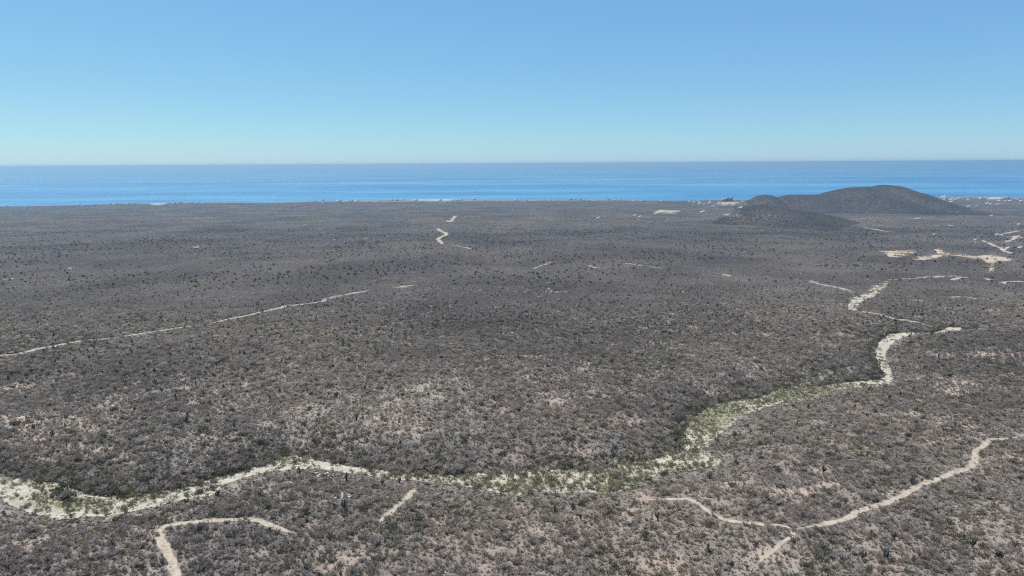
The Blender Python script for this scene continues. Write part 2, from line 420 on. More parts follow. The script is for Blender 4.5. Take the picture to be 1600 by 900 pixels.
# ------------------------------------------------------------------ ground sheet
rows = np.concatenate([np.linspace(-400, 110, 12), 120.0 * (6100.0 / 120.0) ** np.linspace(0, 1, 360)])
u = np.linspace(-1, 1, 440)
GX = u[None, :] * (190 + np.maximum(rows, 0)[:, None] * 0.92)
GY = np.repeat(rows[:, None], len(u), 1)
GZ = land(GX, GY)
nr, nc = GX.shape
GROWS, GZ0 = rows, GZ
def land(x, y):
    x = np.asarray(x, float); y = np.asarray(y, float)
    i = np.clip(np.searchsorted(GROWS, y) - 1, 0, nr - 2)
    fy = np.clip((y - GROWS[i]) / (GROWS[i + 1] - GROWS[i]), 0, 1)
    uu = np.clip((x / (190 + np.maximum(y, 0) * 0.92) + 1) / 2 * (nc - 1), 0, nc - 1.001)
    j = uu.astype(int); fx = uu - j
    return (GZ0[i, j] * (1 - fx) + GZ0[i, j + 1] * fx) * (1 - fy) + (GZ0[i + 1, j] * (1 - fx) + GZ0[i + 1, j + 1] * fx) * fy
idx = np.arange(nr * nc).reshape(nr, nc)
quads = np.stack([idx[:-1, :-1], idx[:-1, 1:], idx[1:, 1:], idx[1:, :-1]], -1).reshape(-1, 4)
me = new_mesh('ground', np.stack([GX, GY, GZ], -1).reshape(-1, 3), quads, M_GROUND, True)
gpx, gpy, gw = project(GX.ravel(), GY.ravel(), GZ.ravel())
gpy = np.where(GY.ravel() < 130, 5000, gpy)
bare, pink = bare_at(gpx, gpy)
brk = fbm(GX.ravel() / 7, GY.ravel() / 7, 77, 2)
bare = np.clip(bare * (0.45 + 1.1 * brk) + 0.25 * smooth((0.42 - fbm(GX.ravel() / 55, GY.ravel() / 55, 22, 2)) * 6) + 0.3 * smooth((0.36 - fbm(GX.ravel() / 9, GY.ravel() / 9, 21, 2)) * 6), 0, 1)
pink = np.clip(pink + 0.4 * smooth((fbm(GX.ravel() / 130, GY.ravel() / 130, 5, 2) - 0.45) * 5), 0, 1)
for nm, arr in (('bare', bare), ('pink', pink)):
    a = me.attributes.new(nm, 'FLOAT', 'POINT'); a.data.foreach_set('value', arr.astype(np.float32))
link('ground', me, label='wide grey-brown scrubland plain sloping down to the sea', cat='ground', kind='structure')

# hills
M_HILLSOIL = sand_material('hill_soil', (0.115, 0.097, 0.083), (0.135, 0.114, 0.10), (0.155, 0.13, 0.113), 0.01)  # soil colour darkened to carry the shading of the scrub over it
for k, (lab, xr, yr) in enumerate((('bare grey-brown hill with a double summit standing before the sea', (400, 3400), (2700, 5050)),
                                   ('lower dark ridge in front of the big hill', (500, 1700), (1900, 3200)))):
    xs = np.linspace(*xr, 190); ys = np.linspace(*yr, 130)
    X, Y = np.meshgrid(xs, ys)
    Z = plain(X, Y) + np.maximum(hill_h(X, Y, k), -3.0) - 1.0 * (hill_h(X, Y, k) < 1.0)
    ii = np.arange(X.size).reshape(X.shape)
    q = np.stack([ii[:-1, :-1], ii[:-1, 1:], ii[1:, 1:], ii[1:, :-1]], -1).reshape(-1, 4)
    keep = hill_h(X, Y, k).ravel()[q].max(1) > -2.0
    me = new_mesh('hill', np.stack([X, Y, Z], -1).reshape(-1, 3), q[keep], M_HILLSOIL, True)
    link('hill', me, label=lab, cat='hill', kind='structure')

# ------------------------------------------------------------------ sea
M_SEA, nt, b = material('sea_water')
geo = N(nt, 'ShaderNodeNewGeometry')
mp = N(nt, 'ShaderNodeMapping'); mp.inputs['Scale'].default_value = (0.00022, 0.0006, 0.0)
nt.links.new(geo.outputs['Position'], mp.inputs['Vector'])
ns = noise_node(nt, 1.0, 6, mp.outputs[0], 0.6)
mp2 = N(nt, 'ShaderNodeMapping'); mp2.inputs['Scale'].default_value = (0.0011, 0.009, 0.0)
nt.links.new(geo.outputs['Position'], mp2.inputs['Vector'])
nf = noise_node(nt, 1.0, 5, mp2.outputs[0], 0.7)
both = N(nt, 'ShaderNodeMix', data_type='FLOAT'); both.inputs[0].default_value = 0.38
nt.links.new(ns.outputs[0], both.inputs[2]); nt.links.new(nf.outputs[0], both.inputs[3])
nt.links.new(ramp(nt, both.outputs[0], [(0.42, (0.04, 0.18, 0.36)), (0.50, (0.055, 0.25, 0.43)), (0.58, (0.11, 0.37, 0.54))]).outputs[0], b.inputs['Base Color'])  # wind streaks: their lighter and darker sheen is painted into the water colour
nt.links.new(ramp(nt, both.outputs[0], [(0.38, (0.5,) * 3), (0.62, (0.3,) * 3)]).outputs[0], b.inputs['Roughness'])
b.inputs['Specular IOR Level'].default_value = 0.5; b.inputs['IOR'].default_value = 1.33
wv = noise_node(nt, 0.06, 6, geo.outputs['Position'], 0.65)
bp = N(nt, 'ShaderNodeBump'); bp.inputs['Strength'].default_value = 0.5; bp.inputs['Distance'].default_value = 3.0
nt.links.new(wv.outputs[0], bp.inputs['Height']); nt.links.new(bp.outputs[0], b.inputs['Normal'])
sy = np.concatenate([np.linspace(4300, 9000, 12), np.geomspace(10000, 62000, 14)]); su = np.linspace(-1, 1, 25)
X = su[None, :] * (9000 + sy[:, None] * 0.95); Y = np.repeat(sy[:, None], 25, 1)
ii = np.arange(X.size).reshape(X.shape)
q = np.stack([ii[:-1, :-1], ii[:-1, 1:], ii[1:, 1:], ii[1:, :-1]], -1).reshape(-1, 4)
link('sea', new_mesh('sea', np.stack([X, Y, np.zeros_like(X)], -1).reshape(-1, 3), q, M_SEA), label='calm blue sea streaked by wind reaching the horizon', cat='sea', kind='structure')

# ------------------------------------------------------------------ sheets laid on the ground: wash, tracks, clearings
def resample(p, step):
    p = np.asarray(p, float)
    d = np.r_[0, np.cumsum(np.hypot(*np.diff(p[:, :2], axis=0).T))]
    n = max(int(d[-1] / step), 2)
    t = np.linspace(0, d[-1], n + 1)
    return np.stack([np.interp(t, d, p[:, i]) for i in range(p.shape[1])], -1)

def catmull(p, n=6):
    p = np.asarray(p, float); q = np.vstack([2 * p[0] - p[1], p, 2 * p[-1] - p[-2]]); out = []
    for i in range(1, len(q) - 2):
        for t in np.linspace(0, 1, n, endpoint=False):
            a, b, c, d = q[i - 1], q[i], q[i + 1], q[i + 2]
            out.append(0.5 * (2 * b + (c - a) * t + (2 * a - 5 * b + 4 * c - d) * t * t + (3 * b - 3 * c + d - a) * t ** 3))
    out.append(p[-1]); return np.array(out)

def grid_faces(n, m):
    ii = np.arange(n * m).reshape(n, m)
    return np.stack([ii[:-1, :-1], ii[:-1, 1:], ii[1:, 1:], ii[1:, :-1]], -1).reshape(-1, 4)

def lush_at(px, py):
    return (np.exp(-(((px - 1115) / 60) ** 2 + ((py - 648) / 24) ** 2)) + 0.9 * np.exp(-(((px - 1255) / 85) ** 2 + ((py - 613) / 10) ** 2)) + 0.55 * np.exp(-(((px - 95) / 100) ** 2 + ((py - 783) / 20) ** 2))
            + 0.22 * np.exp(-(((px - 830) / 200) ** 2)) * (py > 725) + 0.3 * np.exp(-(((px - 1362) / 22) ** 2 + ((py - 452) / 9) ** 2)))
WASHES = []      # world polygons for plant placement: (left bank pts, right bank pts)
def wash_sheet(pairs, label, lift=0.08, cross=9):
    L = catmull([p[0] for p in pairs], 8); Rr = catmull([p[1] for p in pairs], 8)
    A = march(L[:, 0], L[:, 1], surf); B = march(Rr[:, 0], Rr[:, 1], surf)
    t = np.linspace(0, 1, cross)[None, :, None]
    P = A[:, None, :2] * (1 - t) + B[:, None, :2] * t
    # ragged banks
    d = (B - A)[:, :2]; ln = np.hypot(d[:, 0], d[:, 1])[:, None] + 1e-6; dn = d / ln
    for side, sgn, pt in ((0, -1, A), (-1, 1, B)):
        j = (fbm(pt[:, 0] / 6, pt[:, 1] / 6, 61, 2) - 0.45) * np.minimum(ln[:, 0] * 0.35, 5.0)
        P[:, side, :] += dn * (sgn * j)[:, None]
    Z = surf(P[..., 0], P[..., 1]) + lift
    V = np.concatenate([P, Z[..., None]], -1)
    me = new_mesh('dry_riverbed', V.reshape(-1, 3), grid_faces(len(L), cross), M_WASHSAND, True)
    qx, qy, _ = project(V[..., 0].ravel(), V[..., 1].ravel(), V[..., 2].ravel())
    lus = 0.42 * np.clip(lush_at(qx, qy), 0, 1) - 0.02
    edge = np.abs(np.tile(np.linspace(-1, 1, cross), len(L))); lus = lus - 0.25 * smooth((edge - 0.7) / 0.3)
    a = me.attributes.new('lush', 'FLOAT', 'POINT'); a.data.foreach_set('value', lus.astype(np.float32))
    link('dry_riverbed', me, label=label, cat='riverbed', kind='structure')
    WASHES.append((np.vstack([L, Rr[::-1]])))
wash_sheet(wash_main, 'pale sandy dry riverbed winding across the lower half')
wash_sheet(wash_pairs, 'short far stretch of sandy riverbed beyond the bend')

TRACKS = []
def track(px, width, label, soft=0.6, name='dirt_track'):
    c = catmull(px, 7); W = march(c[:, 0], c[:, 1], surf)
    dist = float(np.median(W[:, 1])); width *= np.interp(dist, [300, 500, 1200, 2500], [0.78, 0.85, 0.95, 1.1])
    p = resample(W[:, :2], max(1.2, dist * 0.004))
    wob = (np.stack([fbm(p[:, 0] / 18, p[:, 1] / 18, 51, 2), fbm(p[:, 0] / 18, p[:, 1] / 18, 52, 2)], -1) - 0.5) * width * 0.8
    p = p + wob
    tg = np.gradient(p, axis=0); tg /= np.hypot(tg[:, 0], tg[:, 1])[:, None] + 1e-9
    nrm = np.stack([-tg[:, 1], tg[:, 0]], -1)
    wl = width / 2 * (1 - soft + 2 * soft * fbm(p[:, 0] / 3.2, p[:, 1] / 3.2, 53, 3)); wr = width / 2 * (1 - soft + 2 * soft * fbm(p[:, 0] / 3.2, p[:, 1] / 3.2, 54, 3))
    tt = np.linspace(0, 1, len(p)); tp_ = 0.15 + 0.85 * smooth(np.minimum(tt, 1 - tt) / 0.09); wl *= tp_; wr *= tp_
    cols = np.linspace(-1, 1, 5)
    P = np.stack([p + nrm * ((wl if s < 0 else wr) * s)[:, None] for s in cols], 1)
    Z = surf(P[..., 0], P[..., 1]) + 0.07 + dist * 0.0001
    V = np.concatenate([P, Z[..., None]], -1)
    link(name, new_mesh(name, V.reshape(-1, 3), grid_faces(len(p), 5), M_TRACK, True), label=label, cat='track', kind='structure')
    TRACKS.append((p, (wl + wr) / 2))

track([(275, 925), (272, 895), (268, 878), (260, 860), (250, 843), (248, 833), (262, 823), (300, 817), (340, 813), (380, 813), (400, 815), (422, 822), (446, 831), (468, 836)], 3.6, 'pale dirt track rising from the bottom left edge and bending right')
track([(648, 763), (641, 774), (630, 783), (619, 794), (605, 805), (593, 818)], 3.0, 'short straight sandy trail below the middle of the riverbed')
track([(1605, 681), (1565, 686), (1548, 688), (1535, 697), (1525, 708), (1522, 722), (1514, 731), (1490, 740), (1465, 750), (1440, 757), (1425, 767), (1408, 777), (1385, 785), (1362, 794), (1335, 803), (1318, 812), (1290, 820), (1262, 825), (1240, 828)],
      3.4, 'long pale dirt track climbing to the right edge')
track([(1240, 828), (1222, 822), (1195, 820), (1165, 817), (1145, 815), (1125, 810), (1105, 798), (1090, 788), (1075, 781), (1050, 781), (1012, 782)], 2.6, 'narrow dirt track running left from the track fork')
track([(1240, 828), (1238, 838), (1226, 846), (1213, 857), (1202, 866), (1188, 878)], 2.0, 'worn sandy trail dropping from the track fork to the bottom', 0.6)
track([(-60, 563), (0, 556), (22, 554), (50, 548), (90, 540), (122, 534), (150, 531), (180, 528)], 4.4, 'thin straight dirt track at the left edge')
track([(178, 528), (210, 523), (250, 517), (290, 511), (326, 506.5)], 3.4, 'overgrown middle stretch of the long left track')
track([(322, 507), (345, 502), (372, 496), (400, 490), (425, 484), (440, 481), (462, 477), (485, 474), (505, 471), (520, 466), (550, 459), (581, 454)], 6.0, 'pale dirt track rising through the middle left plain')
track([(615, 450), (632, 448), (648, 446)], 5.0, 'faint end of the middle left track')
track([(712, 337), (708, 342), (703, 347), (698, 344.5)], 13.0, 'farthest zigzag of the pale far road')
track([(684, 357), (689, 361), (698, 366), (690, 370), (686, 374), (688, 380), (692, 383)], 12.0, 'pale hooked bend of the far road in the middle')
track([(708, 383), (722, 386), (736, 389.5)], 7.0, 'thin oblique track right of the far hooked bend')
track([(832, 420), (850, 414), (862, 410), (874, 408)], 5.0, 'short pale track in the plain right of centre')
track([(975, 411), (1000, 414.5), (1025, 418), (1040, 420.5)], 6.0, 'short level dirt track with a pale spot')
track([(915, 415), (926, 417.5), (938, 420.5)], 4.5, 'very short faint track in the middle plain')
track([(1106, 424.5), (1125, 428), (1146, 432.5)], 5.0, 'faint oblique track towards the right plain')
track([(822, 341), (845, 343), (874, 344.5)], 12.0, 'pale far track seen edge on before the coast')
track([(718, 338), (730, 338.3), (742, 338.5)], 10.0, 'tiny pale far track beside the zigzag')
track([(1240, 437), (1262, 440), (1285, 445), (1310, 450), (1332, 457)], 5.0, 'dirt track running down to the far riverbed')
track([(1344, 354.5), (1362, 357.5), (1380, 361), (1404, 363.5)], 8.0, 'pale track at the foot of the lower ridge')
track([(1326, 343), (1345, 342), (1370, 340)], 11.0, 'pale level track at the foot of the big hill')
track([(1428, 342.5), (1442, 340), (1466, 338.8), (1496, 338.5)], 12.0, 'pale track behind the big hill to the right')
track([(1486, 439), (1500, 434.5), (1530, 434), (1548, 438.5)], 6.0, 'curved pale track at the right of the plain')
track([(1562, 444), (1572, 440.5), (1588, 440), (1620, 441)], 6.5, 'pale level track reaching the right edge')
track([(1480, 465), (1505, 464), (1530, 467), (1570, 468), (1620, 470.5)], 4.5, 'thin level track at right below the curved one')
track([(1418, 469), (1432, 469.5), (1447, 470)], 4.0, 'very short level track left of the thin one')
track([(1390, 438), (1415, 436), (1440, 434.5), (1465, 432.5), (1492, 431)], 5.0, 'thin sandy gully line at the top of the far riverbed')
track([(1340, 487), (1360, 489), (1380, 493), (1400, 499), (1420, 501)], 4.5, 'thin sandy channel below the far riverbed')
track([(1420, 503), (1434, 503.5), (1450, 509), (1484, 514)], 2.5, 'faint sandy channel joining the pale sand patch')
track([(1533, 375), (1545, 380), (1558, 386), (1568, 391), (1582, 398)], 9.0, 'pale road running down at the upper right edge')
track([(1560, 368), (1575, 364), (1592, 361)], 10.0, 'pale far road near the right edge houses')
track([(1570, 379), (1584, 374), (1590, 368)], 10.0, 'short crooked pale road among the right edge houses')

CLEARS = []
def clearing(poly, label, mat=M_CLEAR, name='cleared_ground', cat='clearing'):
    c = catmull(np.vstack([poly, poly[:1]]), 5)[:-1]
    B = march(c[:, 0], c[:, 1], surf)
    B = resample(np.vstack([B, B[:1]]), max(4.0, B[:, 1].mean() * 0.004))[:-1]
    ctr = B[:, :2].mean(0)
    rings = [1.0, 0.8, 0.6, 0.4, 0.2, 0.02]
    rg = (0.92 + 0.36 * fbm(B[:, 0] / (ctr[1] * 0.008), B[:, 1] / (ctr[1] * 0.02), 57, 3))[:, None]
    P = np.stack([ctr + (B[:, :2] - ctr) * r * (rg if r > 0.7 else 1.0) for r in rings], 0)
    P = np.concatenate([P, P[:, :1]], 1)
    Z = surf(P[..., 0], P[..., 1]) + 0.35 + 0.0002 * ctr[1]
    V = np.concatenate([P, Z[..., None]], -1)
    link(name, new_mesh(name, V.reshape(-1, 3), grid_faces(*P.shape[:2]), mat, True), label=label, cat=cat, kind='structure')
    CLEARS.append(np.array(c))
clearing([(1371, 393.5), (1390, 391.8), (1412, 392), (1427, 391.6), (1428, 396), (1412, 400), (1396, 401.5), (1386, 400), (1384, 396)], 'left lobe of the large graded clearing, reddish tan')
clearing([(1429, 402), (1442, 401), (1456, 398), (1466, 397), (1460, 391), (1467, 387.5), (1474, 389), (1479, 395), (1498, 397.3), (1516, 399.5), (1530, 401.5), (1522, 403), (1500, 400.8), (1480, 399.5), (1468, 402), (1452, 404.5), (1436, 404.5)], 'middle lobe of the large graded clearing with a pale hump')
clearing([(1520, 400.5), (1535, 400), (1552, 398.8), (1562, 401), (1584, 406.3), (1562, 408), (1552, 411.5), (1546, 412), (1540, 408), (1532, 404)], 'bright right lobe of the large graded clearing')
clearing([(1549, 413.5), (1553.5, 414.5), (1553, 421), (1551, 426.5), (1545, 426), (1547, 419)], 'small bright bare strip below the right clearing lobe')
clearing([(1021, 335), (1024, 330.5), (1031, 328), (1045, 329), (1062, 329.5), (1056, 332), (1044, 332.5), (1032, 331.5), (1026, 334)], 'bright bare quarry-like clearing before the coast')
clearing([(1130, 336), (1144, 334.5), (1160, 333.5), (1150, 335.5), (1136, 337)], 'low pinkish clearing left of the lower ridge')
clearing([(1519, 372), (1524, 370.8), (1531, 371), (1526.5, 373), (1526, 378), (1523, 380), (1522, 375)], 'small hooked clearing at the upper right')
clearing([(1562, 388), (1568, 386.5), (1572, 391), (1568, 394), (1563, 391)], 'small bright clearing beside the upper right road')
clearing([(232, 318.6), (245, 317.4), (258, 317.6), (256, 319.4), (240, 319.8)], 'white strip of beach sand on the left coast', M_BEACH, 'beach', 'beach')
clearing([(640, 313), (660, 311.8), (700, 311.8), (702, 313.4), (670, 313.8)], 'pale strip of beach sand at the middle coast', M_BEACH, 'beach', 'beach')
clearing([(1540, 309.6), (1555, 308.3), (1566, 309.3), (1562, 311), (1548, 311.6)], 'pale strip of sand on the right coast', M_BEACH, 'beach', 'beach')
clearing([(1120, 318), (1130, 316.3), (1150, 316.5), (1154, 318), (1140, 319.5), (1126, 319.5)], 'pale building ground around the coast hotel')

# ------------------------------------------------------------------ plant shapes
def twig(p, q, w, rng):
    d = q - p; s = np.cross(d, rng.normal(size=3)); s /= np.linalg.norm(s) + 1e-9
    return [p - s * w / 2, p + s * w / 2, q]

def bare_shrub(seed, stems=10, per=20, w=0.065):
    r = np.random.default_rng(seed); br, tw = [], []
    for i in range(stems):
        a = r.uniform(0, 2 * math.pi); lean = r.uniform(0.1, 1.15)
        d = np.array([math.cos(a) * math.sin(lean), math.sin(a) * math.sin(lean), math.cos(lean)])
        ln = r.uniform(0.7, 1.05) * (1.0 if lean > 0.5 else 0.95)
        b0 = np.array([r.normal() * 0.06, r.normal() * 0.06, -0.05]); tip = b0 + d * ln * np.array([1, 1, 0.92])
        br.append(twig(b0, tip, w * 1.3, r)); br.append(twig(b0, tip, w * 1.3, r))
        for j in range(per):
            t = r.uniform(0.3, 1.0); p = b0 + (tip - b0) * t
            dd = d + r.normal(size=3) * 0.75; dd /= np.linalg.norm(dd); dd[2] = abs(dd[2]) * 0.8 + 0.05
            tw.append(twig(p, p + dd * r.uniform(0.22, 0.5), w * r.uniform(0.7, 1.6), r))
    return br, tw

def leafy(seed, n=170, flat=0.75, leaf=0.16, lobes=6):
    r = np.random.default_rng(seed); out = []
    cs = [np.array([r.normal() * 0.42, r.normal() * 0.42, 0.45 * flat + r.normal() * 0.14]) for _ in range(lobes)]
    for i in range(n):
        c = cs[r.integers(lobes)]; v = r.normal(size=3); v /= np.linalg.norm(v)
        p = c + v * np.array([0.42, 0.42, 0.36 * flat]) * r.uniform(0.55, 1.0)
        p[2] = max(p[2], 0.02)
        a = r.normal(size=3); a /= np.linalg.norm(a); b_ = np.cross(a, v + r.normal(size=3) * 0.5); b_ /= np.linalg.norm(b_) + 1e-9
        s = leaf * r.uniform(0.6, 1.3)
        out.append([p - a * s, p + a * s, p + b_ * s * 1.3])
    return out

def stem_tris(seed, h=0.5, n=4, w=0.06):
    r = np.random.default_rng(seed); out = []
    for i in range(n):
        q = np.array([r.normal() * 0.3, r.normal() * 0.3, h]); b0 = np.array([r.normal() * 0.04, r.normal() * 0.04, -0.08])
        for k in range(3):
            s = np.array([math.cos(k * 2.09), math.sin(k * 2.09), 0]) * w
            s2 = np.array([math.cos(k * 2.09 + 2.09), math.sin(k * 2.09 + 2.09), 0]) * w
            out.append([b0 + s, b0 + s2, q])
    return out

def tube(path, radii, sides=9, ribs=0.0):
    path = np.asarray(path, float); V = []; F = []
    for i, p in enumerate(path):
        t = path[min(i + 1, len(path) - 1)] - path[max(i - 1, 0)]; t /= np.linalg.norm(t)
        ref = np.array([1.0, 0, 0]) if abs(t[0]) < 0.9 else np.array([0, 1.0, 0])
        a = np.cross(t, ref); a /= np.linalg.norm(a); b_ = np.cross(t, a)
        for k in range(sides):
            rr = radii[i] * (1 + (ribs if k % 2 else -ribs))
            V.append(p + (a * math.cos(2 * math.pi * k / sides) + b_ * math.sin(2 * math.pi * k / sides)) * rr)
    n = len(path)
    for i in range(n - 1):
        for k in range(sides):
            k2 = (k + 1) % sides
            F.append((i * sides + k, i * sides + k2, (i + 1) * sides + k2)); F.append((i * sides + k, (i + 1) * sides + k2, (i + 1) * sides + k))
    V.append(path[-1] + np.array([0, 0, radii[-1] * 0.5])); 
    for k in range(sides): F.append(((n - 1) * sides + k, (n - 1) * sides + (k + 1) % sides, len(V) - 1))
    return np.array(V), np.array(F)

# individuals use separate meshes for their parts; the mass uses joined ones
SHRUB_PARTS, SHRUB_ALL = [], []
for s in range(7):
    br, tw = bare_shrub(100 + s)
    SHRUB_PARTS.append((tri_mesh('branches', br, M_BARK), tri_mesh('twigs', tw, M_SHRUB)))
    SHRUB_ALL.append(tri_mesh('scrub_plant', br + tw, M_SHRUB))
OLIVE_ALL = [tri_mesh('olive_plant', leafy(200 + s, 110, 0.8, 0.13) + stem_tris(s), M_OLIVE) for s in range(3)]
WASH_PARTS = [(tri_mesh('stem', stem_tris(20 + s, 0.4), M_BARK), tri_mesh('crown', leafy(300 + s, 190, 0.8, 0.10, 7), M_WASH)) for s in range(4)]
WASH_ALL = [tri_mesh('wash_plant', leafy(340 + s, 120, 0.8, 0.13), M_WASH) for s in range(3)]
DARK_PARTS = [(tri_mesh('trunk', stem_tris(40 + s, 0.55, 3, 0.07), M_BARK), tri_mesh('crown', leafy(400 + s, 200, 1.3, 0.13, 7), M_DARK)) for s in range(4)]
DARK_ALL = [tri_mesh('dark_plant', leafy(440 + s, 90, 1.3, 0.2), M_DARK) for s in range(3)]
YEL_PARTS = [(tri_mesh('stem', stem_tris(60 + s, 0.5), M_BARK), tri_mesh('crown', leafy(500 + s, 190, 1.0, 0.11, 6), M_YEL)) for s in range(2)]

def cactus(seed):
    r = np.random.default_rng(seed)
    h = 1.0
    tv = tube([(0, 0, -0.05), (0.01, 0, 0.2), (0, 0.01, 0.5), (0.01, 0.0, 0.8), (0.0, 0.0, h)], [0.05, 0.066, 0.07, 0.062, 0.045], 10, 0.12)
    arms = []
    for i in range(r.integers(3, 7)):
        a = r.uniform(0, 6.28); z0 = r.uniform(0.18, 0.42); out = r.uniform(0.12, 0.24); top = r.uniform(0.62, 0.98)
        c, s = math.cos(a), math.sin(a)
        arms.append(tube([(0, 0, z0), (c * out * 0.6, s * out * 0.6, z0 + 0.03), (c * out, s * out, z0 + 0.13), (c * out * 1.06, s * out * 1.06, (z0 + top) / 2 + 0.06), (c * out * 1.1, s * out * 1.1, top)],
                         [0.035, 0.04, 0.046, 0.046, 0.034], 8, 0.12))
    return tv, arms
CACTI = []; CACTI_ALL = []
for s in range(4):
    tv, arms = cactus(600 + s)
    CACTI.append((new_mesh('trunk', *tv, M_CACTUS), [new_mesh('arm', *a, M_CACTUS) for a in arms]))
    V, F, o = [], [], 0
    for v, f in [tv] + arms:
        V.append(v); F.append(f + o); o += len(v)
    CACTI_ALL.append(new_mesh('cactus_plant', np.vstack(V), np.vstack(F), M_CACTUS))

def patch(seed, size, n, r0, r1, tris):
    """a stand of scrub seen from afar: n small shrubs of coarser twigs in one stand"""
    r = np.random.default_rng(seed); out = []
    for i in range(n):
        c = np.array([r.uniform(-.5, .5) * size, r.uniform(-.5, .5) * size, 0]); R = r.uniform(r0, r1)
        for k in range(tris):
            v = r.normal(size=3); v[2] = abs(v[2]); v /= np.linalg.norm(v)
            p = c + v * np.array([R, R, R * 0.95]) * r.uniform(0.35, 0.75)
            q = p + (v + r.normal(size=3) * 0.5) * R * 0.6
            out.append(twig(p, q, R * r.uniform(0.3, 0.6), r))
    return out
PATCH_MID = [tri_mesh('scrub_stand', patch(700 + s, 10.5, 24, 0.7, 1.9, 30), M_STAND) for s in range(6)]
PATCH_FAR = [tri_mesh('far_scrub_stand', patch(720 + s, 27, 90, 0.9, 2.1, 14), M_STAND) for s in range(5)]

PATCH_HILL = [tri_mesh('hill_scrub_stand', patch(740 + s, 11, 24, 0.7, 1.6, 24), M_HILL) for s in range(5)]

# ------------------------------------------------------------------ scatter helpers
def in_poly(px, py, poly):
    c = np.zeros(px.shape, bool)
    x0, y0 = poly[:, 0].min(), poly[:, 1].min(); x1, y1 = poly[:, 0].max(), poly[:, 1].max()
    m = (px > x0) & (px < x1) & (py > y0) & (py < y1)
    if not m.any(): return c
    x, y = px[m], py[m]; r = np.zeros(x.shape, bool)
    for i in range(len(poly)):
        ax, ay = poly[i]; bx, by = poly[i - 1]
        if ay == by: continue
        t = ((ay > y) != (by > y)) & (x < (bx - ax) * (y - ay) / (by - ay) + ax)
        r ^= t
    c[m] = r
    return c

def jitter_grid(y0, y1, step, spread=0.83, pad=45):
    ys = np.arange(y0, y1, step); X, Y = [], []
    for yy in ys:
        w = yy * spread + pad
        xs = np.arange(-w, w, step)
        X.append(xs + RNG.uniform(-.5, .5, len(xs)) * step * 0.95); Y.append(yy + RNG.uniform(-.5, .5, len(xs)) * step * 0.95)
    return np.concatenate(X), np.concatenate(Y)

def track_clear(x, y, r):
    ok = np.ones(x.shape, bool)
    for p, hw in TRACKS:
        x0, y0 = p.min(0) - 15; x1, y1 = p.max(0) + 15
        m = (x > x0) & (x < x1) & (y > y0) & (y < y1)
        if not m.any(): continue
        d, par = seg_dist(x[m], y[m], p)
        ok[m] &= d > np.interp(par, np.arange(len(hw)), hw) + r[m] * 0.42 + np.clip((y[m] - 380) / 500, 0, 1) * 1.3
    return ok

ISLANDS = [np.array([(62, 767), (80, 765), (102, 769), (122, 777), (134, 783), (116, 786), (95, 785), (76, 777)], float),
           np.array([(1122, 668), (1117, 660), (1128, 650), (1148, 645), (1160, 648), (1156, 657), (1145, 666), (1130, 671)], float),
           np.array([(455, 724), (468, 719), (478, 722), (474, 729), (456, 731)], float)]
def wash_mask(px, py):
    m = np.zeros(px.shape, bool)
    for poly in WASHES: m |= in_poly(px, py, poly)
    isl = np.zeros(px.shape, bool)
    for poly in ISLANDS: isl |= in_poly(px, py, poly)
    return m, isl
def clear_mask(px, py):
    sp = RNG.uniform(size=px.shape) < 0.12
    m = np.zeros(px.shape, bool)
    for poly in CLEARS: m |= in_poly(px, py, poly) | in_poly(px, py - 2.2, poly)
    return m & ~sp

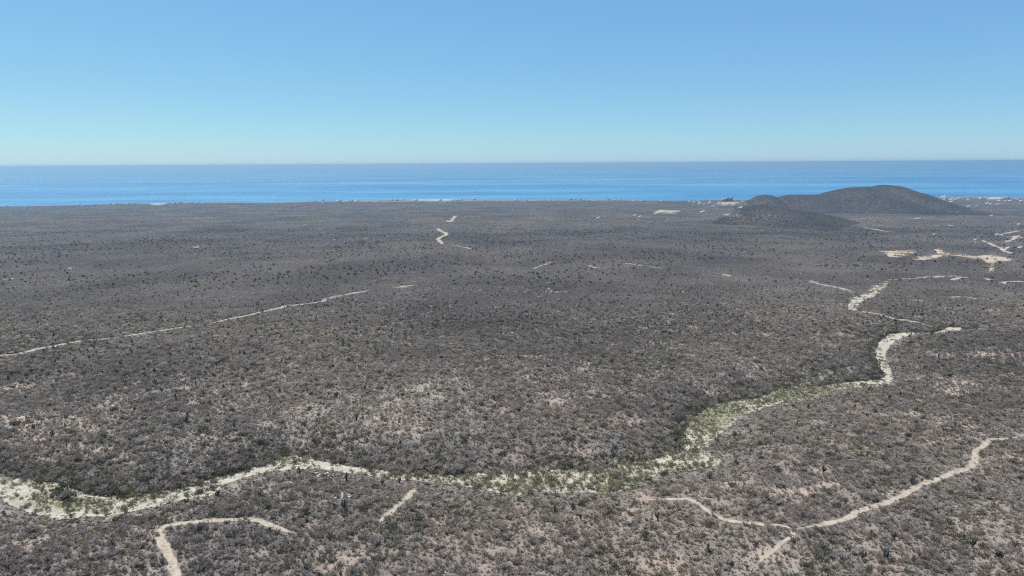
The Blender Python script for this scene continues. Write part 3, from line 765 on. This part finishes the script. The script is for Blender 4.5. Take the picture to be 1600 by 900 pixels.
def stuff(name, label, cat, pts, scl, hgt, protos):
    n = len(pts)
    if n == 0: return
    me = bpy.data.meshes.new(name)
    me.vertices.add(n); me.vertices.foreach_set('co', np.asarray(pts, np.float32).ravel())
    for nm, ty, arr in (('scl', 'FLOAT', scl), ('hgt', 'FLOAT', hgt), ('rot', 'FLOAT', RNG.uniform(0, 6.28, n))):
        a = me.attributes.new(nm, ty, 'POINT'); a.data.foreach_set('value', np.asarray(arr, np.float32))
    a = me.attributes.new('pick', 'INT', 'POINT'); a.data.foreach_set('value', RNG.integers(0, len(protos), n).astype(np.int32))
    o = link(name, me, label=label, cat=cat, kind='stuff')
    ng = bpy.data.node_groups.new(name + '_nodes', 'GeometryNodeTree')
    ng.interface.new_socket('Geometry', in_out='INPUT', socket_type='NodeSocketGeometry')
    ng.interface.new_socket('Geometry', in_out='OUTPUT', socket_type='NodeSocketGeometry')
    gi, go = ng.nodes.new('NodeGroupInput'), ng.nodes.new('NodeGroupOutput')
    jn = ng.nodes.new('GeometryNodeJoinGeometry')
    for pm in protos:
        src = bpy.data.objects.new(pm.name, pm)
        oi = ng.nodes.new('GeometryNodeObjectInfo'); oi.inputs['Object'].default_value = src; oi.inputs['As Instance'].default_value = False
        g2 = ng.nodes.new('GeometryNodeGeometryToInstance')
        ng.links.new(oi.outputs['Geometry'], g2.inputs[0]); ng.links.new(g2.outputs[0], jn.inputs[0])
    def attr(nm, ty):
        q = ng.nodes.new('GeometryNodeInputNamedAttribute'); q.data_type = ty; q.inputs['Name'].default_value = nm; return q.outputs[0]
    iop = ng.nodes.new('GeometryNodeInstanceOnPoints')
    iop.inputs['Pick Instance'].default_value = True
    ng.links.new(gi.outputs[0], iop.inputs['Points']); ng.links.new(jn.outputs[0], iop.inputs['Instance'])
    ng.links.new(attr('pick', 'INT'), iop.inputs['Instance Index'])
    cr = ng.nodes.new('ShaderNodeCombineXYZ'); ng.links.new(attr('rot', 'FLOAT'), cr.inputs[2])
    er = ng.nodes.new('FunctionNodeEulerToRotation'); ng.links.new(cr.outputs[0], er.inputs[0]); ng.links.new(er.outputs[0], iop.inputs['Rotation'])
    cs = ng.nodes.new('ShaderNodeCombineXYZ'); sa = attr('scl', 'FLOAT')
    ng.links.new(sa, cs.inputs[0]); ng.links.new(sa, cs.inputs[1]); ng.links.new(attr('hgt', 'FLOAT'), cs.inputs[2]); ng.links.new(cs.outputs[0], iop.inputs['Scale'])
    ng.links.new(iop.outputs[0], go.inputs[0])
    md = o.modifiers.new('scatter', 'NODES'); md.node_group = ng
    return o

def zone(px, py):
    """where on the plain a photo pixel lies, named by the things around it"""
    wy = float(np.interp(px, [0, 90, 165, 255, 350, 440, 520, 650, 830, 915, 1030, 1110, 1250, 1385], [760, 780, 790, 778, 750, 726, 729, 747, 754, 751, 735, 718, 615, 598]))
    if py < wy:
        if py < 560: return 'on the plain between the far tracks and the riverbed'
        if px < 330: return 'on the slope above the left end of the riverbed'
        if px < 700: return 'on the slope above the narrow middle of the riverbed'
        if px < 1080: return 'on the slope left of the green river bend'
        return 'on the slope above the right stretch of the riverbed'
    if px < 250: return 'in the corner left of the bottom left track'
    if px < 470: return 'between the riverbed and the curved left track' if py < 815 else 'below the curved left track'
    if px < 640: return 'around the short straight sandy trail'
    if px < 1000: return 'in the bottom scrub between trail and narrow track' if py > 800 else 'just below the middle of the riverbed'
    if px < 1240: return 'above the narrow track near the river bend' if py < 800 else 'below the narrow track left of the fork'
    ty = float(np.interp(px, [1240, 1318, 1408, 1490, 1525, 1600], [828, 812, 777, 740, 708, 682]))
    return 'between the riverbed and the long right track' if py < ty else 'in the corner below the long right track'

def bed_zone(px, py):
    for lim, nm in ((150, 'at the far left loop'), (350, 'along the left stretch'), (500, 'at the left hump'), (700, 'along the narrow middle'), (850, 'at the middle left of the widest stretch'), (960, 'at the middle right of the widest stretch'), (1060, 'before the river bend')):
        if px < lim: return nm
    return 'inside the big river bend'

def individuals(name, label_of, cat, group, pts, scl, hgt, protos):
    """protos: list of [(part name, mesh), ...]; each thing is an Empty that parents its own copies of the parts"""
    rr = np.random.default_rng(len(name))
    zx, zy, _ = project(pts[:, 0], pts[:, 1], pts[:, 2])
    zones = [(bed_zone if name == 'riverbed_shrub' else zone)(float(a), float(b_)) for a, b_ in zip(zx, zy)]
    for i in range(len(pts)):
        parts = protos[int(rr.integers(len(protos)))]
        e = link(name, None, label=label_of(i) + ' ' + zones[i], cat=cat, group=group + ' ' + zones[i], loc=pts[i], rotz=rr.uniform(0, 6.28), scale=(float(scl[i]), float(scl[i]), float(hgt[i])))
        for pn, pm in parts:
            link(pn, pm, parent=e)

def pick_largest(pts, size, n):
    px, py, w = project(pts[:, 0], pts[:, 1], pts[:, 2] + size * 0.5)
    vis = (px > 3) & (px < 1597) & (py < 893)
    order = np.argsort(-(size / w) * vis)[:n]
    m = np.zeros(len(pts), bool); m[order] = True
    m &= vis
    return m

# ------------------------------------------------------------------ near scrub
x, y = jitter_grid(165, 840, 1.42)
n = len(x)
size = np.clip(RNG.lognormal(0.22, 0.42, n), 0.5, 3.0) * (0.62 + 0.5 * fbm(x / 26, y / 26, 28, 2))             # crown radius in metres
z = surf(x, y)
px, py, w = project(x, y, z)
inw, isl = wash_mask(px, py)
bare, _ = bare_at(px, py)
clump = fbm(x / 9, y / 9, 21, 2); broad = fbm(x / 55, y / 55, 22, 2)
prob = 0.98 - 0.5 * smooth((0.36 - clump) * 6) - 0.24 * np.clip((900 - y) / 600, 0.1, 1) * smooth((0.4 - broad) * 6) - 0.78 * bare
_d, _p = seg_dist(x, y, WASH_C); edge_q = _d / np.maximum(np.interp(_p, np.arange(len(WASH_HW)), WASH_HW), 1)
tall = RNG.uniform(size=n) < 0.010
size = np.where(tall, RNG.uniform(2.3, 3.3, n), size)
keep = (RNG.uniform(size=n) < prob) & (~inw | isl | ((edge_q > 0.72) & (edge_q < 1.3) & (RNG.uniform(size=n) < 0.4))) & (track_clear(x, y, size) | (RNG.uniform(size=n) < 0.04)) & ~clear_mask(px, py) & (py < 985) & (px > -170) & (px < 1770)
far_fade = 1 - smooth((y - 620) / 210)
keep &= RNG.uniform(size=n) < far_fade
x, y, z, size, px, py = x[keep], y[keep], z[keep], size[keep], px[keep], py[keep]
# species: grey bare, olive leafy (more along the wash banks)
dw, par = seg_dist(x, y, WASH_C); hw = np.interp(par, np.arange(len(WASH_HW)), WASH_HW)
bank = np.exp(-np.maximum(dw - hw, 0) / 9.0)
olive = RNG.uniform(size=len(x)) < (0.07 + 0.12 * smooth((fbm(x / 40, y / 40, 25, 2) - 0.5) * 5) + 0.4 * bank)
size = size * np.where(wash_mask(px, py)[1], 0.9, 1.0)
cyw = np.interp(par, np.arange(len(WASH_C)), WASH_C[:, 1])
farside = y > cyw
size = size * np.where(farside, 1 + 0.3 * bank, 1 - 0.45 * bank)
hgt = size * RNG.uniform(0.75, 1.2, len(x)) * np.where(farside, 1 + 0.3 * bank, 1 - 0.35 * bank)
pts = np.stack([x, y, z - 0.05], -1)
g = ~olive
big = pick_largest(pts[g], size[g], 300)
individuals('grey_shrub', lambda i: 'large grey leafless shrub', 'shrub', 'large grey shrubs', pts[g][big], size[g][big], hgt[g][big],
            [[('branches', a), ('twigs', t)] for a, t in SHRUB_PARTS])
stuff('grey_scrub', 'dense grey leafless scrub covering the near plain', 'scrub', pts[g][~big], size[g][~big], hgt[g][~big], SHRUB_ALL)
stuff('olive_scrub', 'dull olive leafy shrubs mixed into the near scrub', 'scrub', pts[olive], size[olive] * 0.95, hgt[olive], OLIVE_ALL)

# low tufts between the shrubs
x, y = jitter_grid(165, 560, 1.6)
z = surf(x, y); px, py, w = project(x, y, z)
inw, isl = wash_mask(px, py); bare, _ = bare_at(px, py)
sz = RNG.uniform(0.3, 0.75, len(x))
k = (~inw | isl) & (RNG.uniform(size=len(x)) < 0.62 - 0.3 * bare) & track_clear(x, y, sz) & (py < 985) & (px > -170) & (px < 1770)
stuff('low_tufts', 'low dry tufts between the near shrubs', 'tufts', np.stack([x, y, z - 0.03], -1)[k], sz[k], sz[k] * 0.9, SHRUB_ALL[:4])

# ------------------------------------------------------------------ mid and far scrub stands
def stands(y0, y1, step, label, name, protos, s0, s1, on_hills):
    x, y = jitter_grid(y0, y1, step, 0.80, 60)
    s = y / coast_y(x); k = s < 0.998
    x, y = x[k], y[k]
    hill = hill_at(x, y) > 1.5
    k = hill if on_hills else ~hill
    x, y = x[k], y[k]
    z = surf(x, y); px, py, w = project(x, y, z)
    bare, _ = bare_at(px, py); inw, isl = wash_mask(px, py); inw |= wash_mask(px, py - 2.0)[0]
    k = (RNG.uniform(size=len(x)) < (1 - 0.85 * bare) * (1.0 if y0 > 1000 else smooth((y - 610) / 190))) & track_clear(x, y, np.full(len(x), step * 0.95)) & ~clear_mask(px, py) & (px > -130) & (px < 1730) & (~inw | isl)
    x, y, z = x[k], y[k], z[k]
    sc = RNG.uniform(s0, s1, len(x))
    stuff(name, label, 'scrub', np.stack([x, y, z - 0.2], -1), sc, sc * RNG.uniform(0.85, 1.25, len(x)), protos)
stands(620, 2300, 8.2, 'grey scrub blanketing the middle distance', 'middle_scrub', PATCH_MID, 0.85, 1.15, False)
stands(2300, 5480, 21.0, 'grey scrub of the far plain down to the coast', 'far_scrub', PATCH_FAR, 0.85, 1.15, False)
stands(1800, 4700, 7.4, 'thin grey-brown scrub clothing the hills', 'hill_scrub', PATCH_HILL, 0.8, 1.2, True)

# ------------------------------------------------------------------ dark trees and column cacti dotted over the plain
def dots(y0, y1, step, smin, smax):
    x, y = jitter_grid(y0, y1, step, 0.80, 30)
    s = y / coast_y(x)
    den = smooth((fbm(x / 160, y / 160, 71, 3) - 0.34) * 4) * (0.35 + 0.65 * smooth((fbm(x / 30, y / 30, 73, 2) - 0.4) * 7))
    k = (s < 0.997) & (RNG.uniform(size=len(x)) < np.where(hill_at(x, y) > 4, np.where(y < 3000, 0.8, 0.1), 0.12 + 0.88 * den))
    x, y = x[k], y[k]; z = surf(x, y); px, py, w = project(x, y, z)
    inw, isl = wash_mask(px, py); inw |= wash_mask(px, py - 2.0)[0]
    sz = smin * 0.8 + (smax * 1.1 - smin * 0.8) * RNG.uniform(size=len(x)) ** 1.8
    k = ~inw & track_clear(x, y, sz) & ~clear_mask(px, py) & (px > -130) & (px < 1730) & (py < 960)
    return np.stack([x[k], y[k], z[k] - 0.05], -1), sz[k]
P0, S0 = dots(190, 420, 11.0, 0.7, 1.6)
P1, S1 = dots(420, 900, 7.4, 0.8, 1.8)
P2, S2 = dots(900, 2300, 10.5, 1.2, 2.8)
P3, S3 = dots(2300, 5480, 24.0, 1.3, 2.8)
P = np.vstack([P0, P1, P2, P3]); S = np.concatenate([S0, S1, S2, S3])
is_c = (RNG.uniform(size=len(P)) < 0.22) & (P[:, 1] < 2300)
# cacti
cp, ch = P[is_c], RNG.uniform(1.9, 3.8, is_c.sum())
big = pick_largest(cp, ch, 300)
individuals('column_cactus', lambda i: 'dark column cactus with upright arms', 'cactus', 'column cacti', cp[big], ch[big] * 1.15, ch[big],
            [[('trunk', t)] + [('arm', a) for a in arms] for t, arms in CACTI])
stuff('far_cacti', 'small dark column cacti scattered over the farther plain', 'cacti', cp[~big], ch[~big] * 1.3, ch[~big], CACTI_ALL)
tp, ts = P[~is_c], S[~is_c]
big = pick_largest(tp, ts, 300)
individuals('dark_tree', lambda i: 'small dark evergreen tree', 'tree', 'dark trees', tp[big], ts[big], ts[big] * 1.15,
            [[('trunk', t), ('crown', c)] for t, c in DARK_PARTS])
stuff('far_dark_trees', 'dark evergreen trees dotted over the farther plain', 'trees', tp[~big], ts[~big], ts[~big] * 1.15, DARK_ALL)

# ------------------------------------------------------------------ plants in the riverbed
x, y = jitter_grid(180, 1300, 1.8, 0.80, 20)
z = surf(x, y) + 0.15; px, py, w = project(x, y, z)
inw, isl = wash_mask(px, py)
k = inw & ~isl
x, y, z, px, py = x[k], y[k], z[k], px[k], py[k]
lush = lush_at(px, py)
mid = np.exp(-(((px - 860) / 220) ** 2)) * (py > 725)
dws, pws = seg_dist(x, y, WASH_C); hws = np.interp(pws, np.arange(len(WASH_HW)), WASH_HW)
arc = np.r_[0, np.cumsum(np.hypot(*np.diff(WASH_C, axis=0).T))]
along = np.interp(pws, np.arange(len(arc)), arc)
cyw = np.interp(pws, np.arange(len(WASH_C)), WASH_C[:, 1]); cxw = np.interp(pws, np.arange(len(WASH_C)), WASH_C[:, 0])
off = dws * np.sign((y - cyw) + 0.3 * (x - cxw))
bars = smooth((fbm(along / 26, off / 5.0, 85, 3) - 0.42) * 7)
edge = 1 - 0.4 * smooth((dws / np.maximum(hws, 1) - 0.72) * 5)
far_green = 0.0
dens = (0.2 + 0.8 * bars) * edge + far_green + 0.15 * smooth((fbm(x / 14, y / 14, 81, 2) - 0.45) * 6) + 1.2 * lush + 0.2 * mid
chan = smooth((np.abs(fbm(x / 38, y / 38, 83, 2) - 0.5) - 0.01) / 0.035)       # sandy channels stay open
k = RNG.uniform(size=len(x)) < dens * (0.2 + 0.8 * chan) * np.where((px > 1310) & (py < 600), 0.3, 1)
pts = np.stack([x, y, z], -1)[k]; lu = np.clip(lush[k], 0, 1); md = mid[k]
sz = np.clip(RNG.lognormal(0.12, 0.4, len(pts)), 0.45, 2.4) * (1 - 0.25 * lu) * (1 + 0.45 * md * RNG.uniform(0, 1, len(pts)))
big = pick_largest(pts, sz, 300)
individuals('riverbed_shrub', lambda i: 'rounded yellow-green shrub on pale riverbed sand', 'shrub', 'green shrubs in the riverbed', pts[big], sz[big], sz[big] * 0.95,
            [[('stem', a), ('crown', c)] for a, c in WASH_PARTS])
stuff('riverbed_brush', 'low yellow-green brush covering the farther riverbed', 'brush', pts[~big], sz[~big], sz[~big] * 0.8, WASH_ALL)

# a few yellow-green bushes in the foreground scrub
for q, (bx, by, sc, lab) in enumerate([(570, 753, 1.7, 'yellow-green bush in the scrub just below the riverbed'), (541, 757, 1.6, 'dull yellow bush left of the other below the riverbed'),
                                      (503, 829, 2.0, 'yellow-green bush at the end of the lower left track'), (370, 805, 1.9, 'yellow-green bush above the lower left track'),
                                      (280, 858, 1.7, 'yellow-green bush beside the bottom left track'), (244, 838, 1.6, 'dark yellow bush at the bend of the lower left track'),
                                      (130, 850, 1.4, 'lone yellow bush left of the bottom track'), (1352, 878, 1.5, 'small yellow bush near the bottom right'),
                                      (598, 792, 1.8, 'yellow-tinged bush beside the short sandy trail'), (1252, 795, 1.5, 'yellow-green bush above the track fork')]):
    p = at(bx, by)[0]
    e = link('yellow_bush', None, label=lab, cat='bush', group='yellow-green bushes', loc=p, rotz=q, scale=(sc, sc, sc))
    for pn, pm in zip(('stem', 'crown'), YEL_PARTS[q % 2]): link(pn, pm, parent=e)

# ------------------------------------------------------------------ pale boulders
def boulder_mesh(seed):
    import bmesh
    bm = bmesh.new(); bmesh.ops.create_icosphere(bm, subdivisions=2, radius=1.0)
    r = np.random.default_rng(seed); ax = r.normal(size=(5, 3)); ax /= np.linalg.norm(ax, axis=1)[:, None]; cut = r.uniform(0.5, 0.85, 5)
    for v in bm.verts:
        c = np.array(v.co)
        for a, k in zip(ax, cut):
            d = c @ a
            if d > k: c = c - a * (d - k) * 0.9
        c = c * np.array([1.15, 0.9, 0.75]); v.co = c
    me = bpy.data.meshes.new('boulder'); bm.to_mesh(me); bm.free(); me.materials.append(M_ROCK); return me
BOULD = [boulder_mesh(s) for s in range(5)]
rr = np.random.default_rng(5)
for cx, cy, rx, ry, nb, s0, s1, lab in [(292, 735, 22, 8, 26, .4, 1.0, 'pale boulder in the scattered outcrop above the left riverbed'), (315, 712, 34, 10, 18, .4, .9, 'pale boulder on the slope above the left outcrop'),
                                  (503, 741, 12, 3, 12, .5, 1.1, 'pale boulder in the small outcrop just below the riverbed'), (538, 776, 14, 4, 16, .5, 1.1, 'pale boulder in the outcrop behind the tall cactus'),
                                  (1150, 574, 12, 4, 9, .6, 1.2, 'pale boulder in the far outcrop above the big river bend'), (317, 682, 5, 3, 4, .6, 1.3, 'pale boulder of the tiny outcrop in the left scrub'),
                                  (1070, 681, 2, 1, 1, .8, 1.2, 'single white boulder by the bank of the green river bend'), (1052, 622, 10, 3, 6, .6, 1.0, 'pale boulder in the scrub left of the green river bend'),
                                  (690, 893, 12, 3, 6, .4, .8, 'pale boulder at the very bottom of the middle'), (845, 862, 8, 4, 4, .4, .8, 'pale boulder in the bottom scrub right of middle')]:
    for p in at(cx + rr.normal(size=nb) * rx * 0.6, cy + rr.normal(size=nb) * ry * 0.6):
        s = float(rr.uniform(s0, s1)) * 0.68
        link('boulder', BOULD[int(rr.integers(5))], label=lab, cat='boulder', group=lab.replace('pale boulder', 'pale boulders'), loc=(p[0], p[1], p[2] + s * 0.35), rotz=rr.uniform(0, 6.28), scale=(s, s, s * 1.25))

# a tall cactus standing before the outcrop and other notable ones
for bx, by, h, lab in [(539, 797, 6.5, 'forked dark cactus in front of the pale outcrop'), (1386, 874, 6.5, 'stout black-looking cactus at the bottom right'), (1347, 874, 5.0, 'small forked cactus beside the yellow bush'),
                       (597, 759, 4.6, 'dark cactus standing just below the riverbed'), (624, 755, 4.6, 'dark cactus at the near bank of the riverbed'), (1028, 813, 5.2, 'dark cactus below the narrow left-running track'),
                       (895, 797, 5.0, 'dark cactus left of the narrow track'), (908, 813, 4.0, 'small dark cactus right of its taller neighbour')]:
    p = at(bx, by)[0]; t, arms = CACTI[int(h * 10) % 4]; h *= 0.66
    e = link('column_cactus', None, label=lab, cat='cactus', group='notable column cacti', loc=p, rotz=h, scale=(h * 1.25, h * 1.25, h))
    link('trunk', t, parent=e)
    for a in arms: link('arm', a, parent=e)

# ------------------------------------------------------------------ houses along the coast
def box(cx, cy, cz, sx, sy, sz):
    v = np.array([(cx + i * sx / 2, cy + j * sy / 2, cz + k * sz / 2) for i in (-1, 1) for j in (-1, 1) for k in (-1, 1)])
    f = np.array([(0, 1, 3, 2), (4, 6, 7, 5), (0, 4, 5, 1), (2, 3, 7, 6), (0, 2, 6, 4), (1, 5, 7, 3)]); return v, f
def boxes(name, bs, mat):
    V, F, o = [], [], 0
    for b_ in bs:
        v, f = box(*b_); V.append(v); F.append(f + o); o += 8
    return new_mesh(name, np.vstack(V), np.vstack(F), mat)
HOUSE = []
for mat in (M_WALL, M_WALLTAN):
    HOUSE.append(dict(wall=boxes('wall', [(0, 0, 2.0, 14, 10, 6.0), (4.0, 0.5, 6.2, 6, 8, 3.2)], mat),
                      roof=boxes('roof', [(-3.2, 0, 5.15, 8.0, 10.6, 0.34), (4.0, 0.5, 8.0, 6.6, 8.6, 0.34)], M_ROOF),
                      window=boxes('window', [(0, 0, 0, 2.0, 0.14, 1.5)], M_GLASS), door=boxes('door', [(0, 0, 0, 1.3, 0.16, 2.3)], M_DOOR)))
houses = [(10, 323.5, 1.3, 0, 'white house at the far left end of the coast'), (42, 323.6, 1.2, 0, 'second white house at the far left coast'), (161, 320.5, 1.2, 0, 'white house at the left coast before the beach strip'),
          (172, 320.2, 1.2, 0, 'white house beside another at the left coast'), (201, 319.6, 1.6, 0, 'bright white house midway to the left beach strip'), (209, 319.6, 1.2, 1, 'tan house just left of the left beach strip'),
          (281, 318, 1.7, 0, 'white house right of the left beach strip'), (300, 318, 1.5, 0, 'pale house farther right of the left beach strip'), (505, 319, 1.5, 0, 'white house set back from the coast, left of middle'),
          (529, 315.3, 1.6, 0, 'white house on the shore left of middle'), (545, 315.6, 1.4, 0, 'white shore house beside its twin'), (576, 316.5, 1.4, 0, 'white house below the middle shore'),
          (620, 314, 1.3, 1, 'tan house on the shore in the middle'), (650, 313.7, 1.4, 0, 'white house at the left end of the middle beach'), (688, 314, 1.4, 0, 'white house at the right end of the middle beach'),
          (720, 313.2, 1.2, 0, 'white house past the middle beach'), (806, 314.4, 1.5, 0, 'low white house on the shore right of middle'), (898, 312.6, 1.5, 0, 'white house on the shore bulge'), (912, 313.2, 1.3, 0, 'second white house on the shore bulge'),
          (1002, 315.2, 1.5, 0, 'white house on the shore before the hotel'), (1077, 316, 1.3, 0, 'white house between shore and hotel'), (1109, 318, 1.4, 0, 'white house left of the coast hotel'), (1115, 324, 1.7, 0, 'bright white house inland of the hotel'),
          (1098, 333, 2.0, 0, 'bright white house alone on the plain before the hotel'), (1124, 318.4, 1.3, 0, 'white house at the left foot of the hotel'), (1138, 321, 1.5, 0, 'white house right below the hotel'),
          (1148, 317.6, 1.4, 0, 'white house at the right foot of the hotel'), (1158, 326, 1.9, 0, 'bright white house at the left foot of the big hill'), (1166, 321, 1.3, 1, 'tan house by the left foot of the big hill'),
          (992, 338, 1.4, 0, 'white house left of the bright quarry clearing'), (1000, 340, 1.3, 0, 'white house just below its neighbour by the quarry clearing'), (935, 342, 1.4, 0, 'lone white house in the far plain right of middle'),
          (1475, 309, 1.8, 0, 'white house on the shore right of the big hill'), (1486, 317, 1.6, 0, 'white house at the right foot of the big hill'), (1515, 309, 1.6, 0, 'white shore house in the right town'),
          (1513, 313, 1.2, 0, 'small white house in the right town'), (1518, 316, 1.2, 1, 'tan house in the right town'), (1532, 311, 1.5, 0, 'white house left of the right coast sand'), (1543, 319, 1.4, 0, 'white house below the right coast sand'),
          (1548, 320, 1.2, 0, 'white house beside another below the right coast sand'), (1558, 321, 1.7, 0, 'brightest white house of the right town'), (1513, 324, 1.4, 0, 'white house at the inland edge of the right town'),
          (1527, 323, 1.3, 1, 'tan house at the inland edge of the right town'), (1596, 315, 1.5, 0, 'white house at the right edge near the shore'), (1592, 352, 1.3, 0, 'white house alone near the right edge'),
          (1549, 338, 1.2, 0, 'lone white house on the plain behind the hill'), (1459, 368, 1.3, 0, 'pale house on the plain below the hill'), (1558, 368, 1.3, 0, 'pale house left of the upper right roads'),
          (1596, 374, 1.2, 0, 'white house at the right edge among the roads'), (1575, 390, 0.9, 0, 'small pale house below the upper right road'), (1594, 389, 0.9, 0, 'small white house at the right edge below the roads')]
for x0, x1, nh, lab in ((120, 215, 7, 'small pale house in the shore row left of the left beach strip'), (262, 400, 6, 'small pale house in the shore row right of the left beach strip'),
                        (490, 640, 12, 'small pale house in the shore row left of the middle beach'), (705, 860, 7, 'small pale house in the shore row right of the middle beach'),
                        (865, 1075, 9, 'small pale house in the long shore row before the hotel'), (1080, 1175, 12, 'small pale house in the cluster around the hotel'),
                        (1470, 1600, 22, 'small pale house scattered through the right coast town')):
    for hx in rr.uniform(x0, x1, nh):
        dep = rr.uniform(0.8, 3.0) if x0 < 1080 else rr.uniform(1.0, 10.0)
        houses.append((float(hx), float(np.interp(hx, coast_px[:, 0], coast_px[:, 1]) + dep), float(rr.uniform(0.8, 1.5)), int(rr.uniform() < 0.25), lab))
house_at = at([h[0] for h in houses], [h[1] for h in houses])
for p, (hx, hy, s, k, lab) in zip(house_at, houses):
    s = max(s * 3.3 * p[1] / FPX / 14.0, 0.55)
    e = link('house', None, label=lab, cat='house', group='houses along the coast', loc=(p[0], p[1], p[2] + 1.5), rotz=rr.uniform(-1.0, 0.1), scale=(s, s, s))
    H = HOUSE[k]
    link('wall', H['wall'], parent=e); link('roof', H['roof'], parent=e)
    for wx, wz in ((-4.8, 2.4), (-1.8, 2.4), (4.8, 2.4)):
        link('window', H['window'], parent=e, loc=(wx, -5.06, wz))
    link('window', H['window'], parent=e, loc=(4.0, -3.56, 6.6))
    link('door', H['door'], parent=e, loc=(1.6, -5.07, 1.4))

# the unfinished stepped hotel block on the coast
p = at(1137, 314.5)[0]
e = link('hotel_building', None, label='large grey-brown stepped hotel block on the coast left of the hill', cat='hotel', loc=(p[0], p[1], p[2]))
link('wall', boxes('wall', [(-26, 0, 8, 34, 22, 22), (-4, 2, 14, 26, 22, 34), (18, 0, 11, 26, 22, 28), (32, -1, 19, 9, 16, 44)], M_HOTEL), parent=e)
link('roof', boxes('roof', [(-26, 0, 19.3, 35, 23, 0.7), (-4, 2, 31.4, 27, 23, 0.7), (18, 0, 25.4, 27, 23, 0.7), (32, -1, 41.4, 10, 17, 0.7)], M_ROOF), parent=e)
wm = boxes('window', [(0, 0, 0, 3.0, 0.3, 2.0)], M_GLASS)
for bx, by, n, fl in ((-26, -11.1, 7, 5), (-4, -9.1, 5, 8), (18, -11.1, 5, 7), (32, -9.1, 2, 11)):
    for i in range(n):
        for f in range(fl):
            link('window', wm, parent=e, loc=(bx + (i - (n - 1) / 2) * 4.4, by, 2.2 + f * 3.5))
for bx, by, n, fl, wd in ((-26, -11.8, 7, 5, 33), (-4, -9.8, 5, 8, 20), (18, -11.8, 5, 7, 25)):
    bm_ = boxes('balcony', [(0, 0, 0, wd, 1.3, 0.35)], M_ROOF)
    for f in range(fl): link('balcony', bm_, parent=e, loc=(bx, by, 0.6 + f * 3.5))

# ------------------------------------------------------------------ haze: the air over the plain and the sea
M_HAZE = bpy.data.materials.new('haze_air'); M_HAZE.use_nodes = True
nt = M_HAZE.node_tree; nt.nodes.clear()
out = nt.nodes.new('ShaderNodeOutputMaterial'); pv = nt.nodes.new('ShaderNodeVolumePrincipled')
pv.inputs['Color'].default_value = (0.51, 0.79, 1.0, 1)
pv.inputs['Density'].default_value = 5.4e-5
pv.inputs['Anisotropy'].default_value = 0.3
nt.links.new(pv.outputs[0], out.inputs['Volume'])
v, f = box(0, 31000, 146, 142000, 64000, 352)
link('haze', new_mesh('haze', v, f, M_HAZE), label='thin blue haze in the air over plain and sea', cat='haze', kind='stuff')
